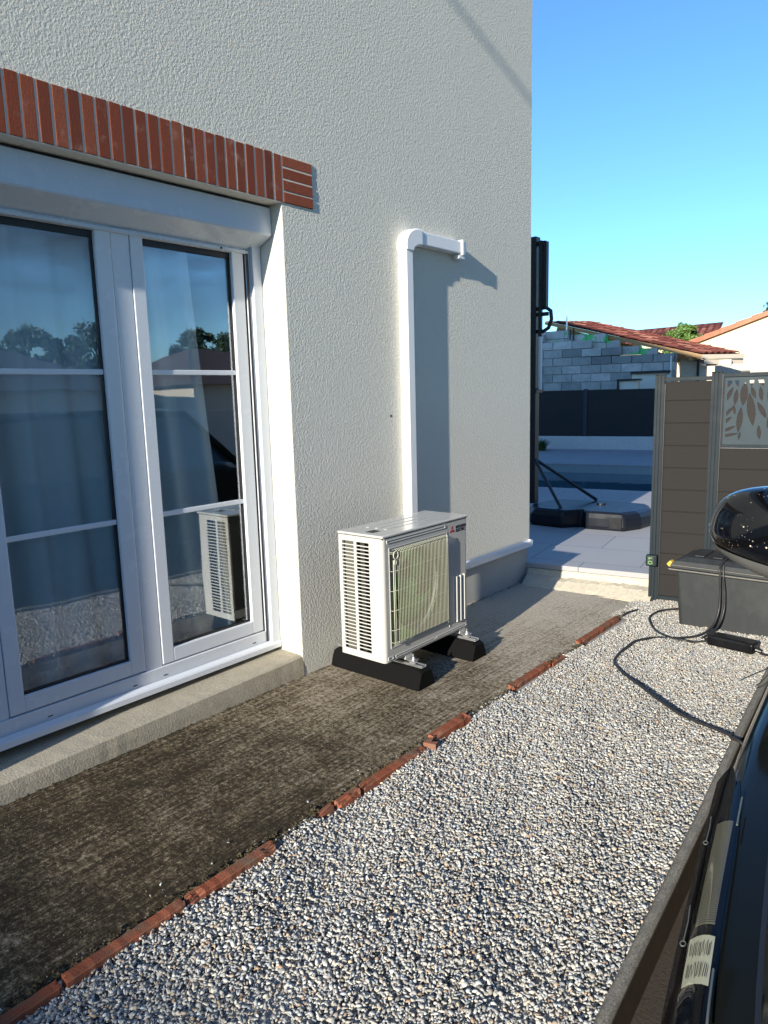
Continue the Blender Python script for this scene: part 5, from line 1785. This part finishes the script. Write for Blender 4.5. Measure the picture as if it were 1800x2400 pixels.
# note: prism axis 1 -> poly is (u, z)
part(mb, 'wall', M['cream'], ch)
mb = MB(EW)
n = 14
L_ = math.hypot(pk - g0.x, zp - g0.z)
for i in range(n):
    f0, f1 = i / n, (i + 1.08) / n
    p = Vector((g0.x + (pk - g0.x) * f0, 0, g0.z + (zp - g0.z) * f0)); q = Vector((g0.x + (pk - g0.x) * f1, 0, g0.z + (zp - g0.z) * f1))
    tone = rng.random()
    lift0, lift1 = 0.055, 0.02
    mb.prism([(p.x, p.z - 0.05), (q.x, q.z - 0.05), (q.x, q.z + 0.07 + lift1), (p.x, p.z + 0.07 + lift0)], CV - 0.14, CV + 0.12, 1, tone)
part(mb, 'verge', M['verge_tile'], ch, bevel=0.01)
mb = MB(EW)
mb.add([(g0.x - 0.1, CV + 0.10, g0.z - 0.03), (pk, CV + 0.10, zp + 0.03), (pk, CV + 9.2, zp + 0.03), (g0.x - 0.1, CV + 9.2, g0.z - 0.03)], [(0, 1, 2, 3)])
mb.add([(pk * 2 - g0.x + 0.1, CV + 0.10, g0.z - 0.03), (pk, CV + 0.10, zp + 0.03), (pk, CV + 9.2, zp + 0.03), (pk * 2 - g0.x + 0.1, CV + 9.2, g0.z - 0.03)], [(0, 1, 2, 3)])
part(mb, 'roof', M['tile'], ch, solid=0.05)
mb = MB(EW); mb.box(1.90, 2.9, CV - 0.03, CV + 0.05, 0.9, 2.17)
wd = part(mb, 'window', M['porch_wall'], ch)
part(MB(EW).box(1.96, 2.84, CV - 0.034, CV - 0.0302, 0.95, 2.11), 'pane', M['car_glass'], wd)

# farther roof and bushes
fr_ = thing('far_house', EW((-1.2, 31, 0)), 'farther house whose red tiled roof rises behind the ivy bush', 'house')
FVv = 31.0
part(MB(EW).box(-4.0, -0.45, FVv + 0.2, FVv + 6, 0, 3.35), 'wall', M['cream'], fr_)
tiled(Vector((-4.2, FVv, 3.30)), Vector((0.0, 2.6, 0.78)), Vector((4.0, 0.0, 0.12)), 'roof', fr_, M['tile'], tw=0.25, th=0.4)

def foliage(mb, c, rx, ry, rz, n, ls, clumps=40, seed=1):
    r_ = np.random.default_rng(seed)
    cl = []
    for i in range(clumps):
        d = r_.normal(size=3); d /= np.linalg.norm(d)
        q = r_.uniform(0.45, 1.0) ** 0.5
        cl.append((np.array(c) + d * np.array([rx, ry, rz]) * q * 0.86, r_.uniform(0.14, 0.30)))
    for i in range(n):
        cc, cr_ = cl[r_.integers(clumps)]
        d = r_.normal(size=3); d /= np.linalg.norm(d)
        p = cc + d * np.array([rx, ry, rz]) * cr_ * r_.uniform(0.3, 1.0)
        a = r_.normal(size=3); a /= np.linalg.norm(a)
        b = np.cross(a, r_.normal(size=3)); b /= np.linalg.norm(b)
        s_ = ls * r_.uniform(0.6, 1.3)
        mb.add([p - a * s_, p - b * s_ * 0.45, p + a * s_, p + b * s_ * 0.45], [(0, 1, 2, 3)])
def tree(base, h, rx, rz, n, ls, mat, lbl, seed, name='tree', clumps=40, cat='tree', group=None):
    t_ = thing(name, base, lbl, cat, group)
    mb = MB()
    foliage(mb, (base[0], base[1], base[2] + h - rz), rx, rx * 0.8, rz, n, ls, clumps, seed)
    part(mb, 'crown', mat, t_)
    mb = MB()
    b = Vector(base)
    mb.tube([b, b + Vector((0.05, 0.02, h * 0.35)), b + Vector((0.0, 0.05, h - rz * 0.7))], [0.05 * h / 2, 0.035 * h / 2, 0.012 * h / 2], 8)
    r_ = np.random.default_rng(seed + 50)
    for k in range(5):
        st_ = b + Vector((0.03, 0.02, h * (0.35 + 0.08 * k)))
        a = r_.uniform(0, 6.28)
        mb.tube([st_, st_ + Vector((math.cos(a) * rx * 0.6, math.sin(a) * rx * 0.5, h * 0.2))], [0.02 * h / 2, 0.006 * h / 2], 6)
    part(mb, 'trunk', M['bark'], t_)
p = EF(-0.80, 26.0, 0)
tree((p.x, p.y, 0.0), 3.72, 0.80, 0.62, 7200, 0.055, M['leaf_a'], 'bright green ivy bush rising behind the lean-to roof', 21, 'bush', 46, 'bush')
p = EF(0.08, 27.0, 0)
tree((p.x, p.y, 0.0), 3.42, 0.42, 0.45, 1800, 0.05, M['leaf_b'], 'small dark bush right beside the ivy bush', 22, 'bush', 24, 'bush')
p = EF(2.30, 36.0, 0)
tree((p.x, p.y, 0.0), 6.0, 1.15, 2.1, 5000, 0.13, M['leaf_b'], 'dark conifer looking over the cream roof at the right edge', 23, 'tree', 40)
p = EF(1.0, 36.0, 0)
tree((p.x, p.y, 0.0), 4.15, 0.60, 0.8, 900, 0.10, M['leaf_b'], 'thin blue-green treetop just above the cream verge', 24, 'tree', 14)

# ------------------------------------------------------------------ across the drive: what the glass and the car reflect
hw = thing('neighbour_house', (13, 9, 0), 'low house with a dark slate roof across the driveway', 'house')
mb = MB(); mb.box(17.5, 25, 2.5, 13.0, 0, 2.0)
part(mb, 'wall', M['porch_wall'], hw)
mb = MB()
mb.add([(17.1, 2.1, 1.95), (17.1, 13.4, 1.95), (21.2, 9.6, 3.4), (21.2, 5.9, 3.4), (25.4, 2.1, 1.95), (25.4, 13.4, 1.95)], [(0, 1, 2, 3), (0, 3, 4), (1, 5, 2), (3, 2, 5, 4), (0, 4, 5, 1)])
part(mb, 'roof', M['grey_roof'], hw)
mb = MB(); mb.box(17.47, 17.499, 4.0, 5.2, 0.9, 1.8)
part(mb, 'window', M['car_glass'], hw)
hw2 = thing('brown_roof_house', (16, 19, 0), 'house with a brown hip roof farther along the driveway', 'house')
mb = MB(); mb.box(17.0, 24, 14.5, 24.0, 0, 2.1)
part(mb, 'wall', M['porch_wall'], hw2)
mb = MB()
mb.add([(16.6, 14.1, 2.05), (16.6, 24.4, 2.05), (20.5, 21, 3.5), (20.5, 17, 3.5), (24.4, 14.1, 2.05), (24.4, 24.4, 2.05)], [(0, 1, 2, 3), (0, 3, 4), (1, 5, 2), (3, 2, 5, 4), (0, 4, 5, 1)])
part(mb, 'roof', M['brown_roof'], hw2)
for i, (x, y, h, r_, s_) in enumerate(((34, 17, 5.6, 2.4, 41), (38, 23, 6.4, 2.8, 42), (36, 29, 6.2, 2.6, 43), (40, 36, 6.6, 3.0, 44))):
    tree((x, y, 0.0), h, r_, h * 0.33, 9000, 0.13, M['leaf_b'], ['dark round tree behind the slate roofed house', 'taller dark tree right behind the slate roofed house', 'dark tree between the slate and brown roofed houses', 'broad dark tree behind the brown roofed house'][i], s_, 'tree', 40, 'tree', 'trees across the driveway')
mb = MB(); mb.box(9.1, 9.25, -20, 14, -0.25, 1.35)
tag(mb.build('boundary_wall', M['porch_wall']), 'plain rendered boundary wall on the far side of the driveway', 'wall')
# building behind the viewer whose ridge shades the near left corner
hb = thing('rear_building', (0, -20, 0), 'plain rendered building standing behind the viewer', 'building')
mb = MB(); mb.box(-9, 12, -24, -15.6, -0.25, 4.4)
part(mb, 'wall', M['cream'], hb)
mb = MB(); mb.prism([(-24.4, 4.41), (-15.2, 4.41), (-17.4, 5.66), (-22.2, 5.66)], -9.4, 12.4, 0)
part(mb, 'roof', M['tile'], hb)

# unseen overhead cable and pole, added to cast the soft band on the upper wall
oc = thing('shadow_pole', (14.0, -6.06, -0.25), 'unseen tall pole with an overhead cable added to shade a band of the wall', 'utility pole')
mb = MB(); mb.tube([(14.0, -6.06, -0.25), (14.0, -6.06, 8.0)], [0.14, 0.10], 12)
part(mb, 'post', M['bark'], oc)
mb = MB(); mb.tube([(14.0, -6.06, 7.62), (-4.2, -7.64, 7.62)], 0.019, 8)
part(mb, 'shadow_cable', M['cable'], oc)
